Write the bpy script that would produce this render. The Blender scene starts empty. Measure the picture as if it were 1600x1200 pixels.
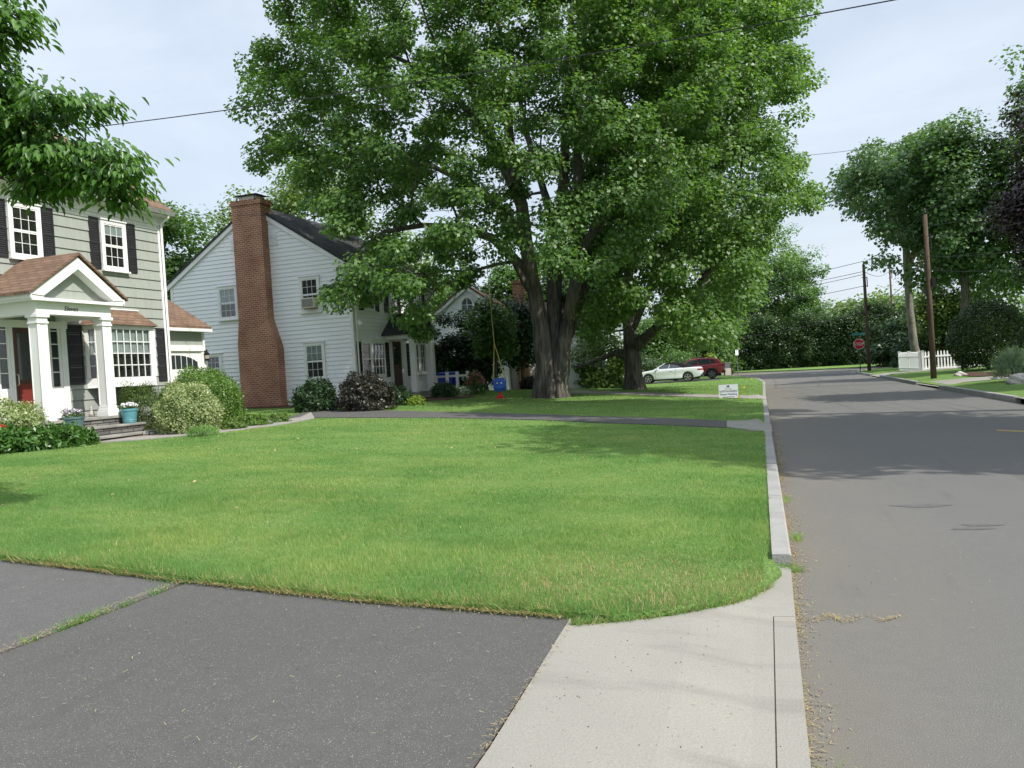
import bpy, bmesh, math, random
import numpy as np
from mathutils import Matrix, Vector
from mathutils.geometry import delaunay_2d_cdt

SC = bpy.context.scene
COL = SC.collection
rng = np.random.default_rng(11)
random.seed(11)

# ------------------------------------------------------------------ camera
F = 1294.0
ROLL = math.radians(3.6)
VPX, VPY, CH = 1200.0, 555.0, 1.62
_du, _dv = VPX - 800, VPY - 600
_uh = _du * math.cos(ROLL) - _dv * math.sin(ROLL)
_vd = _du * math.sin(ROLL) + _dv * math.cos(ROLL)
PITCH = math.atan(-_vd / F)
YAW = math.atan(_uh * math.cos(PITCH) / F)
FW = np.array([-math.sin(YAW) * math.cos(PITCH), math.cos(YAW) * math.cos(PITCH), -math.sin(PITCH)])
R0 = np.array([math.cos(YAW), math.sin(YAW), 0.0])
U0 = np.cross(R0, FW)
RT = R0 * math.cos(ROLL) - U0 * math.sin(ROLL)
UP = R0 * math.sin(ROLL) + U0 * math.cos(ROLL)
CAM = np.array([0, 0, CH])


def setup_camera():
    cd = bpy.data.cameras.new('camera')
    cd.sensor_width = 36.0
    cd.lens = 36.0 * F / 1600.0
    cd.clip_end = 3000
    cd.clip_start = 0.05
    co = bpy.data.objects.new('camera', cd)
    COL.objects.link(co)
    m = Matrix.Identity(4)
    for i in range(3):
        m[i][0] = RT[i]; m[i][1] = UP[i]; m[i][2] = -FW[i]; m[i][3] = CAM[i]
    co.matrix_world = m
    SC.camera = co


def ray(px, py):
    return FW + RT * ((px - 800) / F) - UP * ((py - 600) / F)


def D(px, py, d):
    """world point seen at a photo position, d metres in front of the camera"""
    return CAM + ray(px, py) * d


def sstep(a, b, v):
    t = np.clip((np.asarray(v, float) - a) / (b - a), 0, 1)
    return t * t * (3 - 2 * t)


def zt(x, y):
    """height of the ground"""
    x = np.asarray(x, float); y = np.asarray(y, float)
    l = np.maximum(-x, 0)
    b = 0.052 + 0.036 * np.minimum(l, 12) + 0.014 * np.clip(l - 12, 0, 12)
    b = b + 0.012 * np.clip(y - 15, 0, 21) * np.minimum(1, l / 15)
    b = b + 0.018 * np.sin(x * 0.9 + 0.3 * y) * np.sin(y * 0.55) * sstep(0.3, 3, l)
    g = 1 - 0.95 * sstep(36, 54, y)
    kw = sstep(6.2, 6.6, y) * (1 - sstep(17.0, 17.5, y) * (1 - sstep(19.3, 19.8, y))) * (1 - sstep(29.6, 30.2, y) * (1 - sstep(31.9, 32.5, y)))
    left = b * g * sstep(0, 1, l / (0.6 - 0.47 * kw))
    left = np.maximum(left, (0.045 * sstep(0, .12, l)) * kw)
    r = np.maximum(x - 5.8, 0)
    right = (0.09 * sstep(0, .3, r) + 0.035 * np.minimum(r, 8)) * (1 - 0.5 * sstep(45, 70, y))
    return np.where(x > 2, right, left)


def G(px, py, off=0.0):
    """ground point seen at a photo position"""
    d = ray(px, py); t = 2.0
    for _ in range(4000):
        p = CAM + d * t
        if p[2] <= float(zt(p[0], p[1])) + off:
            break
        t *= 1.002
    return np.array([p[0], p[1], float(zt(p[0], p[1])) + off])


def GP(*pts):
    return [tuple(G(*p)[:2]) for p in pts]


# ------------------------------------------------------------------ materials
def nn(nt, t, **kw):
    n = nt.nodes.new(t)
    for k, v in kw.items():
        setattr(n, k, v)
    return n


def newmat(name):
    m = bpy.data.materials.new(name)
    m.use_nodes = True
    nt = m.node_tree
    return m, nt, nt.nodes['Principled BSDF']


def c4(c):
    return (c[0], c[1], c[2], 1)


def noise_fac(nt, scale, lo=0.35, hi=0.65, detail=4, stretch=None, coord='Object', rough=0.55):
    tc = nn(nt, 'ShaderNodeTexCoord')
    src = tc.outputs[coord]
    if stretch:
        mp = nn(nt, 'ShaderNodeMapping')
        mp.inputs['Scale'].default_value = stretch
        nt.links.new(src, mp.inputs[0]); src = mp.outputs[0]
    n = nn(nt, 'ShaderNodeTexNoise')
    n.inputs['Scale'].default_value = scale
    n.inputs['Detail'].default_value = detail
    n.inputs['Roughness'].default_value = rough
    nt.links.new(src, n.inputs['Vector'])
    r = nn(nt, 'ShaderNodeMapRange')
    r.inputs[1].default_value = lo; r.inputs[2].default_value = hi
    nt.links.new(n.outputs[0], r.inputs[0])
    return r.outputs[0]


def mixc(nt, fac, a, b, mode='MIX'):
    m = nn(nt, 'ShaderNodeMix', data_type='RGBA', blend_type=mode)
    for sock, v in ((m.inputs[0], fac), (m.inputs[6], a), (m.inputs[7], b)):
        if isinstance(v, (tuple, list)):
            sock.default_value = c4(v)
        elif isinstance(v, (int, float)):
            sock.default_value = v
        else:
            nt.links.new(v, sock)
    return m.outputs[2]


def bump(nt, bsdf, h, strength=0.3, dist=0.01):
    b = nn(nt, 'ShaderNodeBump')
    b.inputs['Strength'].default_value = strength
    b.inputs['Distance'].default_value = dist
    nt.links.new(h, b.inputs['Height'])
    nt.links.new(b.outputs[0], bsdf.inputs['Normal'])


def pm(name, a, b=None, scale=3.0, rough=0.7, spec=0.3, metal=0.0, lo=0.35, hi=0.65, stretch=None, bs=0.0, bd=0.01, bscale=None):
    m, nt, p = newmat(name)
    p.inputs['Roughness'].default_value = rough
    p.inputs['Specular IOR Level'].default_value = spec
    p.inputs['Metallic'].default_value = metal
    if b is None:
        p.inputs['Base Color'].default_value = c4(a)
    else:
        f = noise_fac(nt, scale, lo, hi, stretch=stretch)
        nt.links.new(mixc(nt, f, a, b), p.inputs['Base Color'])
    if bs:
        bump(nt, p, noise_fac(nt, bscale or scale * 4, .2, .8, stretch=stretch), bs, bd)
    return m


def asphalt(name, a, b, big=0.35, dirt=None):
    m, nt, p = newmat(name)
    p.inputs['Roughness'].default_value = 0.88
    p.inputs['Specular IOR Level'].default_value = 0.25
    base = mixc(nt, noise_fac(nt, big, .3, .7, detail=5, coord='Object'), a, b)
    mid = noise_fac(nt, 9, .3, .7, detail=5)
    base = mixc(nt, mid, base, tuple(x * 1.0 for x in a))
    fine = noise_fac(nt, 190, .36, .64, detail=2)
    base = mixc(nt, fine, mixc(nt, 1.0, base, (.74, .74, .74), 'MULTIPLY'), mixc(nt, 1.0, base, (1.24, 1.23, 1.21), 'MULTIPLY'))
    speck = noise_fac(nt, 150, .685, .72, detail=1)
    base = mixc(nt, speck, base, (.34, .33, .305))
    # thin dark worn traces
    wear = noise_fac(nt, 1.3, .60, .70, detail=6, stretch=(2.5, .4, 1))
    wm = nn(nt, 'ShaderNodeMath', operation='MULTIPLY'); wm.inputs[1].default_value = .22
    nt.links.new(wear, wm.inputs[0])
    base = mixc(nt, wm.outputs[0], base, tuple(x * .55 for x in a))
    if dirt:
        tc = nn(nt, 'ShaderNodeTexCoord'); sx = nn(nt, 'ShaderNodeSeparateXYZ')
        nt.links.new(tc.outputs['Object'], sx.inputs[0])
        mr = nn(nt, 'ShaderNodeMapRange'); mr.inputs[1].default_value = 1.5; mr.inputs[2].default_value = 0.0
        nt.links.new(sx.outputs[0], mr.inputs[0])
        mm = nn(nt, 'ShaderNodeMath', operation='MULTIPLY')
        nt.links.new(mr.outputs[0], mm.inputs[0]); nt.links.new(noise_fac(nt, .8, .2, .8, detail=5, stretch=(1.5, .5, 1)), mm.inputs[1])
        base = mixc(nt, mm.outputs[0], base, dirt)
    nt.links.new(base, p.inputs['Base Color'])
    bump(nt, p, noise_fac(nt, 150, .2, .8, detail=3), .5, .006)
    return m


def brickmat(name, axes, bw, rh, c1, c2, mort, msize=.012, rough=.85, offs=.5, vscale=1.0, bs=.5, blot=None):
    m, nt, p = newmat(name)
    p.inputs['Roughness'].default_value = rough
    p.inputs['Specular IOR Level'].default_value = .2
    tc = nn(nt, 'ShaderNodeTexCoord'); sx = nn(nt, 'ShaderNodeSeparateXYZ')
    nt.links.new(tc.outputs['Object'], sx.inputs[0])
    cb = nn(nt, 'ShaderNodeCombineXYZ')
    if axes == 'xy+z':
        a = nn(nt, 'ShaderNodeMath', operation='ADD')
        nt.links.new(sx.outputs[0], a.inputs[0]); nt.links.new(sx.outputs[1], a.inputs[1])
        nt.links.new(a.outputs[0], cb.inputs[0])
    else:
        nt.links.new(sx.outputs['xyz'.index(axes[0])], cb.inputs[0])
    v = nn(nt, 'ShaderNodeMath', operation='MULTIPLY'); v.inputs[1].default_value = vscale
    nt.links.new(sx.outputs[2], v.inputs[0]); nt.links.new(v.outputs[0], cb.inputs[1])
    b = nn(nt, 'ShaderNodeTexBrick')
    b.offset = offs
    b.inputs['Scale'].default_value = 1
    b.inputs['Brick Width'].default_value = bw
    b.inputs['Row Height'].default_value = rh
    b.inputs['Mortar Size'].default_value = msize
    b.inputs['Mortar Smooth'].default_value = .1
    b.inputs['Bias'].default_value = 0
    b.inputs['Color1'].default_value = c4(c1); b.inputs['Color2'].default_value = c4(c2); b.inputs['Mortar'].default_value = c4(mort)
    nt.links.new(cb.outputs[0], b.inputs['Vector'])
    col = b.outputs['Color']
    f = noise_fac(nt, 1.4, .3, .75, detail=5)
    col = mixc(nt, f, col, mixc(nt, 1.0, col, blot or (.72, .72, .74), 'MULTIPLY'))
    col = mixc(nt, noise_fac(nt, 60, .3, .7), col, mixc(nt, 1.0, col, (.85, .85, .85), 'MULTIPLY'))
    nt.links.new(col, p.inputs['Base Color'])
    inv = nn(nt, 'ShaderNodeMath', operation='SUBTRACT'); inv.inputs[0].default_value = 1
    nt.links.new(b.outputs['Fac'], inv.inputs[1])
    bump(nt, p, inv.outputs[0], bs, .012)
    return m


def leafmat(name, a, b, c=None, trans=.3, rough=.42, spec=.5, tcol=None, patch=None):
    m, nt, p = newmat(name)
    g = nn(nt, 'ShaderNodeNewGeometry')
    rp = nn(nt, 'ShaderNodeValToRGB')
    rp.color_ramp.elements[0].color = c4(a); rp.color_ramp.elements[0].position = .0
    rp.color_ramp.elements[1].color = c4(b); rp.color_ramp.elements[1].position = .8
    if c:
        e = rp.color_ramp.elements.new(1.0); e.color = c4(c)
    nt.links.new(g.outputs['Random Per Island'], rp.inputs[0])
    col = rp.outputs[0]
    if patch:
        for (sc, lo, hi, pc, st) in patch:
            f = noise_fac(nt, sc, lo, hi, detail=4, stretch=st)
            col = mixc(nt, f, col, mixc(nt, 1.0, col, pc, 'MULTIPLY'))
    nt.links.new(col, p.inputs['Base Color'])
    p.inputs['Roughness'].default_value = rough
    p.inputs['Specular IOR Level'].default_value = spec
    tr = nn(nt, 'ShaderNodeBsdfTranslucent')
    tm = mixc(nt, 1.0, col, tcol or (1.5, 1.6, .6), 'MULTIPLY')
    nt.links.new(tm, tr.inputs['Color'])
    mx = nn(nt, 'ShaderNodeMixShader'); mx.inputs[0].default_value = trans
    nt.links.new(p.outputs[0], mx.inputs[1]); nt.links.new(tr.outputs[0], mx.inputs[2])
    nt.links.new(mx.outputs[0], nt.nodes['Material Output'].inputs['Surface'])
    return m


def glassmat(name):
    m, nt, p = newmat(name)
    t = nn(nt, 'ShaderNodeBsdfTransparent'); t.inputs[0].default_value = (.88, .90, .90, 1)
    gl = nn(nt, 'ShaderNodeBsdfGlossy'); gl.inputs['Roughness'].default_value = .03
    lw = nn(nt, 'ShaderNodeLayerWeight'); lw.inputs['Blend'].default_value = .5
    pw = nn(nt, 'ShaderNodeMath', operation='POWER'); pw.inputs[1].default_value = 4.0
    nt.links.new(lw.outputs['Facing'], pw.inputs[0])
    fr = nn(nt, 'ShaderNodeMapRange'); fr.inputs[3].default_value = .07; fr.inputs[4].default_value = .95
    nt.links.new(pw.outputs[0], fr.inputs[0])
    mx = nn(nt, 'ShaderNodeMixShader')
    nt.links.new(fr.outputs[0], mx.inputs[0]); nt.links.new(t.outputs[0], mx.inputs[1]); nt.links.new(gl.outputs[0], mx.inputs[2])
    nt.links.new(mx.outputs[0], nt.nodes['Material Output'].inputs['Surface'])
    return m


def carpaint(name, c):
    m, nt, p = newmat(name)
    p.inputs['Base Color'].default_value = c4(c)
    p.inputs['Roughness'].default_value = .35
    p.inputs['Coat Weight'].default_value = .8
    p.inputs['Coat Roughness'].default_value = .05
    return m


def groundmat(name, a, b, c, dry):
    """soil and thatch between the blades, in the colours of the turf"""
    m, nt, p = newmat(name)
    p.inputs['Roughness'].default_value = .95
    p.inputs['Specular IOR Level'].default_value = .1
    col = mixc(nt, noise_fac(nt, .35, .35, .65, detail=5), a, b)
    col = mixc(nt, noise_fac(nt, 2.2, .4, .75, detail=5), col, c)
    col = mixc(nt, noise_fac(nt, 30, .3, .7, detail=4), mixc(nt, 1.0, col, (.7, .7, .7), 'MULTIPLY'), mixc(nt, 1.0, col, (1.25, 1.25, 1.2), 'MULTIPLY'))
    col = mixc(nt, noise_fac(nt, 6, .62, .74, detail=5), col, dry)
    nt.links.new(col, p.inputs['Base Color'])
    bump(nt, p, noise_fac(nt, 45, .2, .8, detail=5), .9, .04)
    return m


M = {}
M['road'] = asphalt('road_asphalt', (.128, .1265, .120), (.148, .146, .138), dirt=(.175, .155, .122))
M['drive'] = asphalt('driveway_asphalt', (.086, .085, .081), (.105, .103, .098))
M['drive_old'] = asphalt('driveway_asphalt_older', (.098, .096, .095), (.118, .115, .113))
def concrete_mat():
    m, nt, p = newmat('pale_concrete')
    p.inputs['Roughness'].default_value = .9; p.inputs['Specular IOR Level'].default_value = .2
    col = mixc(nt, noise_fac(nt, .8, .35, .7, detail=5), (.290, .277, .244), (.255, .245, .217))
    band = noise_fac(nt, 1.1, .52, .66, detail=5, stretch=(.5, 2.2, 1), rough=.6)
    bm_ = nn(nt, 'ShaderNodeMath', operation='MULTIPLY'); bm_.inputs[1].default_value = .55
    nt.links.new(band, bm_.inputs[0])
    col = mixc(nt, bm_.outputs[0], col, (.185, .178, .158))
    col = mixc(nt, noise_fac(nt, 130, .35, .65, detail=2), mixc(nt, 1.0, col, (.90, .90, .90), 'MULTIPLY'), mixc(nt, 1.0, col, (1.08, 1.08, 1.07), 'MULTIPLY'))
    col = mixc(nt, noise_fac(nt, 26, .68, .76, detail=3), col, (.19, .175, .15))
    nt.links.new(col, p.inputs['Base Color'])
    bump(nt, p, noise_fac(nt, 70, .2, .8), .4, .006)
    return m


M['concrete'] = concrete_mat()
M['kerbstone'] = pm('kerb_concrete', (.33, .325, .31), (.25, .245, .23), 2.5, .9, .2, lo=.3, hi=.7, bs=.5, bd=.008, bscale=50)
M['stone'] = pm('bluestone', (.20, .20, .185), (.31, .30, .27), 2.5, .85, .2, bs=.4, bd=.01)
M['fieldstone'] = brickmat('stone_riser', 'y', .38, .09, (.10, .10, .095), (.24, .235, .22), (.05, .05, .045), .012, bs=1.0)
M['walk'] = pm('stone_walk', (.32, .30, .275), (.24, .225, .205), 3, .9, .2, bs=.3)
M['mulch'] = pm('mulch', (.075, .045, .032), (.15, .10, .075), 18, .95, .1, bs=1.0, bd=.04, bscale=40)
M['jointsoil'] = pm('joint_soil', (.17, .13, .10), (.11, .085, .065), 30, .95, .1)
M['stain'] = pm('oil_stain', (.092, .090, .086), (.118, .115, .11), 14, .8, .3)
M['turf'] = groundmat('turf', (.160, .280, .072), (.135, .250, .062), (.21, .30, .10), (.29, .28, .14))
M['farground'] = groundmat('far_turf', (.09, .16, .03), (.07, .13, .025), (.12, .17, .05), (.2, .18, .09))
M['white'] = pm('white_paint', (.80, .80, .79), (.74, .74, .73), 1.5, .5, .4)
M['white_siding'] = pm('white_siding', (.84, .85, .87), (.78, .79, .81), .7, .55, .35, lo=.3, hi=.8, stretch=(1, 1, .3))
M['grey_siding'] = pm('grey_shingle', (.322, .345, .312), (.287, .308, .278), 5, .8, .25, stretch=(3, 3, .35), bs=.25, bd=.006, bscale=30)
M['shutter'] = pm('black_shutter', (.016, .016, .020), (.024, .022, .026), 3, .55, .4)
M['dark'] = pm('unlit_room_dark', (.016, .017, .018), (.045, .042, .038), 2.2, .9, .1)  # room darkness put into the colour of panels and blocks behind glass
M['blind'] = pm('pale_blind', (.42, .47, .45), (.36, .41, .39), 4, .85, .2)
M['glass'] = glassmat('window_glass')
M['brown_roof_y'] = brickmat('brown_shingle', 'y', .30, .135, (.185, .120, .085), (.265, .175, .12), (.10, .065, .048), .010, .92, vscale=1.55, bs=.8)
M['brown_roof_x'] = brickmat('brown_shingle_side', 'x', .30, .135, (.195, .125, .087), (.275, .18, .124), (.10, .065, .048), .010, .92, vscale=1.7, bs=.8)
M['dark_roof'] = brickmat('charcoal_shingle', 'y', .32, .13, (.060, .062, .066), (.095, .096, .10), (.035, .036, .038), .01, .95, vscale=1.8, bs=.8)
M['dark_roof_x'] = brickmat('charcoal_shingle_side', 'x', .32, .13, (.060, .062, .066), (.095, .096, .10), (.035, .036, .038), .01, .95, vscale=1.6, bs=.8)
M['brick'] = brickmat('red_brick', 'xy+z', .215, .081, (.39, .115, .052), (.52, .195, .095), (.52, .43, .35), .014, blot=(.58, .54, .55))
M['metal'] = pm('grey_metal', (.30, .31, .32), (.24, .25, .26), 4, .4, .5, metal=.7)
M['black'] = pm('black_plastic', (.014, .014, .015), None, rough=.5)
M['tyre'] = pm('tyre_rubber', (.020, .020, .021), (.030, .030, .030), 8, .85, .2)
M['alloy'] = pm('alloy_rim', (.55, .56, .58), None, rough=.3, metal=.8)
M['alloy_dark'] = pm('dark_rim', (.28, .28, .30), None, rough=.35, metal=.7)
M['bark'] = pm('maple_bark', (.185, .168, .148), (.078, .070, .062), 7, .95, .15, lo=.35, hi=.62, stretch=(1.6, 1.6, .22), bs=1.0, bd=.06, bscale=9)
M['bark_pale'] = pm('pale_bark', (.28, .265, .23), (.15, .14, .12), 4, .95, .15, stretch=(1, 1, .3), bs=.8, bd=.04)
M['bark_dark'] = pm('dark_bark', (.055, .045, .04), (.09, .075, .062), 9, .95, .15, stretch=(1.6, 1.6, .3), bs=.8, bd=.02)
M['pole_wood'] = pm('pole_wood', (.125, .092, .066), (.074, .056, .043), 6, .9, .15, stretch=(2, 2, .12), bs=.5)
M['wire'] = pm('wire', (.035, .035, .038), None, rough=.6)
M['teal'] = pm('teal_glaze', (.085, .25, .30), (.11, .30, .34), 4, .35, .5)
M['dark_pot'] = pm('slate_glaze', (.07, .13, .14), (.10, .17, .18), 4, .4, .5)
M['blue'] = pm('blue_plastic', (.012, .07, .34), (.016, .085, .38), 3, .45, .5)
M['bin_blue'] = pm('bin_blue_plastic', (.016, .05, .42), (.02, .06, .46), 3, .5, .5)
M['red_plastic'] = pm('red_plastic', (.42, .022, .022), None, rough=.45)
M['rope'] = pm('yellow_rope', (.42, .38, .13), (.36, .32, .1), 9, .9, .1)
M['yellow'] = pm('yellow_flag', (.78, .60, .03), None, rough=.7)
M['sign_white'] = pm('sign_white', (.72, .73, .76), (.68, .69, .72), 3, .6, .3)
M['sign_red'] = pm('sign_red', (.38, .016, .022), None, rough=.45)
M['sign_green'] = pm('sign_green', (.045, .20, .20), None, rough=.5)
M['sign_ink'] = pm('grey_ink', (.16, .17, .20), None, rough=.7)
M['ink_blue'] = pm('blue_ink', (.05, .08, .17), None, rough=.7)
M['door_brown'] = pm('brown_door', (.085, .032, .02), (.05, .02, .014), 5, .4, .5, stretch=(3, 3, .4))
M['door_red'] = pm('red_door', (.17, .03, .022), None, rough=.45)
M['gutter'] = pm('shaded_grey_gutter', (.34, .34, .33), (.27, .27, .26), 3, .5, .4)  # grey with the shadow under the eave put into the colour
M['copper'] = pm('pale_flashing', (.72, .73, .73), None, rough=.4)
M['cream'] = pm('cream_metal', (.62, .56, .48), (.54, .49, .42), 2, .6, .3)
M['boulder'] = pm('pale_boulder', (.58, .56, .52), (.40, .38, .35), 6, .9, .2, bs=.8, bd=.04)
M['white_car'] = carpaint('white_car_paint', (.78, .80, .84))
M['red_car'] = carpaint('red_car_paint', (.25, .008, .018))
M['soft_top'] = pm('black_canvas', (.016, .016, .018), (.022, .022, .024), 20, .9, .1)
M['car_glass'] = pm('car_glass', (.030, .040, .042), None, rough=.06, spec=.9)
M['tail'] = pm('tail_lamp', (.35, .010, .020), None, rough=.2)
M['cladding'] = pm('dark_cladding', (.035, .035, .038), None, rough=.7)
M['lamp_black'] = pm('lantern_metal', (.012, .012, .013), None, rough=.5, metal=.3)
M['lens'] = pm('lantern_glass', (.35, .33, .28), None, rough=.15)
M['petal_white'] = leafmat('white_petals', (.72, .72, .74), (.80, .79, .80), trans=.2, tcol=(1, 1, 1))
M['petal_purple'] = leafmat('purple_petals', (.06, .02, .10), (.70, .66, .72), trans=.2, tcol=(1, 1, 1))
M['petal_pink'] = leafmat('pink_petals', (.72, .16, .22), (.80, .28, .32), trans=.2, tcol=(1, 1, 1))
M['petal_red'] = leafmat('red_petals', (.55, .03, .03), (.62, .05, .04), trans=.2, tcol=(1, 1, 1))
M['maple'] = leafmat('maple_leaf', (.062, .134, .034), (.124, .230, .060), (.19, .295, .09), trans=.43, rough=.46, spec=.6)
M['maple2'] = leafmat('maple_leaf_second', (.066, .142, .034), (.130, .238, .060), (.195, .30, .088), trans=.43, rough=.46, spec=.6)
M['dogwood'] = leafmat('dogwood_leaf', (.050, .125, .024), (.095, .20, .036), (.14, .26, .06), trans=.40, rough=.35)
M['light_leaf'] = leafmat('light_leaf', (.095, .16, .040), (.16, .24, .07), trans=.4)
M['mid_leaf'] = leafmat('mid_leaf', (.058, .13, .034), (.11, .20, .054), trans=.38)
M['cool_leaf'] = leafmat('cool_leaf', (.058, .125, .045), (.11, .195, .072), trans=.36)
M['dark_leaf'] = leafmat('dark_leaf', (.018, .048, .016), (.034, .078, .022), trans=.22)
M['hedge_leaf'] = leafmat('hedge_leaf', (.034, .072, .024), (.066, .118, .034), trans=.2)
M['yew'] = leafmat('yew_needles', (.020, .046, .008), (.046, .088, .014), trans=.15)
M['arbor'] = leafmat('arborvitae_spray', (.075, .155, .022), (.125, .225, .036), trans=.28)
M['mugo'] = leafmat('mugo_needles', (.040, .075, .014), (.085, .145, .026), trans=.2)
M['varieg'] = leafmat('variegated_leaf', (.13, .22, .055), (.36, .40, .21), (.60, .60, .42), trans=.3)
M['beech'] = leafmat('purple_leaf', (.018, .010, .014), (.040, .020, .026), trans=.15, tcol=(1.6, .8, .8))
M['purple_shrub'] = leafmat('purple_green_leaf', (.016, .022, .013), (.042, .034, .025), trans=.15)
M['peony'] = leafmat('broad_leaf', (.038, .105, .022), (.075, .175, .034), (.13, .24, .06), trans=.3, rough=.35)
M['lime'] = leafmat('lime_leaf', (.18, .27, .04), (.25, .34, .06), trans=.35)
M['bluegrass'] = leafmat('blue_grass', (.10, .17, .11), (.17, .25, .16), trans=.25)
M['grass'] = leafmat('grass_blade', (.192, .318, .088), (.275, .410, .140), (.38, .43, .23), trans=.45, rough=.6, spec=.25, tcol=(1.25, 1.4, .75),
                     patch=[(.42, .36, .58, (.62, .78, .70), (.8, 1.8, 1)), (.8, .42, .62, (1.34, 1.10, 1.12), (1, .5, 1)), (4, .48, .72, (.74, .84, .80), (1, 1, 1)), (9, .60, .72, (1.5, 1.18, 1.5), (1, 1, 1))])
M['dry'] = leafmat('dry_grass', (.30, .22, .10), (.50, .40, .20), trans=.2, tcol=(1, 1, .8))
M['rope_swing'] = M['rope']


# ------------------------------------------------------------------ builders
class MB:
    def __init__(s):
        s.v = []; s.f = []; s.mi = []; s.cur = 0

    def add(s, vs, fs):
        o = len(s.v)
        s.v += [tuple(map(float, v)) for v in vs]
        for f in fs:
            s.f.append([i + o for i in f]); s.mi.append(s.cur)

    def hexa(s, p):   # 8 pts: bottom loop 0-3, top loop 4-7
        s.add(p, [(3, 2, 1, 0), (4, 5, 6, 7), (0, 1, 5, 4), (1, 2, 6, 5), (2, 3, 7, 6), (3, 0, 4, 7)])

    def box(s, x0, x1, y0, y1, z0, z1):
        s.hexa([(x0, y0, z0), (x1, y0, z0), (x1, y1, z0), (x0, y1, z0), (x0, y0, z1), (x1, y0, z1), (x1, y1, z1), (x0, y1, z1)])

    def prism(s, pts, vec):
        n = len(pts)
        a = [Vector(p) for p in pts]; b = [p + Vector(vec) for p in a]
        s.add(a + b, [tuple(range(n))[::-1], tuple(range(n, 2 * n))] + [(i, (i + 1) % n, n + (i + 1) % n, n + i) for i in range(n)])

    def tube(s, path, radii, n=8, cap=True, jit=0.0):
        if isinstance(radii, (int, float)):
            radii = [radii] * len(path)
        P = []; rr = []
        for p, r in zip(path, radii):
            p = np.array(p, float)
            if P and np.linalg.norm(p - P[-1]) < 1e-4:
                rr[-1] = max(rr[-1], r); continue
            P.append(p); rr.append(r)
        radii = rr
        if len(P) < 2:
            return
        vs = []; fs = []
        prev = None
        for i, p in enumerate(P):
            t = P[min(i + 1, len(P) - 1)] - P[max(i - 1, 0)]
            t = t / (np.linalg.norm(t) + 1e-9)
            if prev is None:
                a = np.array([0, 0, 1.0]) if abs(t[2]) < .9 else np.array([1.0, 0, 0])
                u = np.cross(t, a)
            else:
                u = prev - t * (prev @ t)
            u = u / (np.linalg.norm(u) + 1e-9); prev = u
            w = np.cross(t, u)
            for k in range(n):
                an = 2 * math.pi * k / n
                r = radii[i] * (1 + (random.uniform(-jit, jit) if jit else 0))
                vs.append(p + (u * math.cos(an) + w * math.sin(an)) * r)
        for i in range(len(P) - 1):
            for k in range(n):
                k2 = (k + 1) % n
                fs.append((i * n + k, i * n + k2, (i + 1) * n + k2, (i + 1) * n + k))
        if cap:
            fs.append(tuple(range(n))[::-1]); fs.append(tuple(range((len(P) - 1) * n, len(P) * n)))
        s.add(vs, fs)

    def lathe(s, prof, c=(0, 0, 0), n=20):
        vs = []; fs = []
        for r, z in prof:
            for k in range(n):
                an = 2 * math.pi * k / n
                vs.append((c[0] + r * math.cos(an), c[1] + r * math.sin(an), c[2] + z))
        for i in range(len(prof) - 1):
            for k in range(n):
                k2 = (k + 1) % n
                fs.append((i * n + k, i * n + k2, (i + 1) * n + k2, (i + 1) * n + k))
        fs.append(tuple(range(n))[::-1]); fs.append(tuple(range((len(prof) - 1) * n, len(prof) * n)))
        s.add(vs, fs)

    def build(s, name, mat, parent=None, smooth=False, bevel=0.0, seg=2):
        me = bpy.data.meshes.new(name)
        me.from_pydata(s.v, [], s.f)
        mats = mat if isinstance(mat, (list, tuple)) else [mat]
        for m in mats:
            me.materials.append(m)
        if len(mats) > 1:
            me.polygons.foreach_set('material_index', s.mi)
        bm = bmesh.new(); bm.from_mesh(me)
        bmesh.ops.recalc_face_normals(bm, faces=bm.faces)
        bm.to_mesh(me); bm.free()
        if smooth:
            me.polygons.foreach_set('use_smooth', [True] * len(me.polygons))
        o = bpy.data.objects.new(name, me)
        COL.objects.link(o)
        if parent:
            o.parent = parent
        if bevel:
            b = o.modifiers.new('bevel', 'BEVEL'); b.width = bevel; b.segments = seg; b.limit_method = 'ANGLE'
        return o


def npmesh(name, V, Fq, mat, parent=None, smooth=False):
    me = bpy.data.meshes.new(name)
    k = Fq.shape[1]
    me.vertices.add(len(V)); me.vertices.foreach_set('co', V.astype(np.float32).ravel())
    me.loops.add(Fq.size); me.loops.foreach_set('vertex_index', Fq.astype(np.int32).ravel())
    me.polygons.add(len(Fq))
    me.polygons.foreach_set('loop_start', np.arange(0, Fq.size, k, dtype=np.int32))
    me.polygons.foreach_set('loop_total', np.full(len(Fq), k, dtype=np.int32))
    me.update(calc_edges=True)
    me.materials.append(mat)
    if smooth:
        me.polygons.foreach_set('use_smooth', [True] * len(me.polygons))
    o = bpy.data.objects.new(name, me)
    COL.objects.link(o)
    if parent:
        o.parent = parent
    return o


def tag(o, label=None, cat=None, group=None, kind=None):
    if label: o['label'] = label
    if cat: o['category'] = cat
    if group: o['group'] = group
    if kind: o['kind'] = kind
    return o


def thing(name, label, cat, loc=(0, 0, 0), rz=0.0, group=None):
    o = bpy.data.objects.new(name, None)
    o.empty_display_size = .2
    COL.objects.link(o)
    o.location = tuple(map(float, loc)); o.rotation_euler = (0, 0, rz)
    return tag(o, label, cat, group)


def struct(o):
    o['kind'] = 'structure'; return o


def copy_tree(o, parent=None):
    c = o.copy(); COL.objects.link(c)
    if parent is not None:
        c.parent = parent
    for ch in list(o.children):
        copy_tree(ch, c)
    return c


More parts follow.
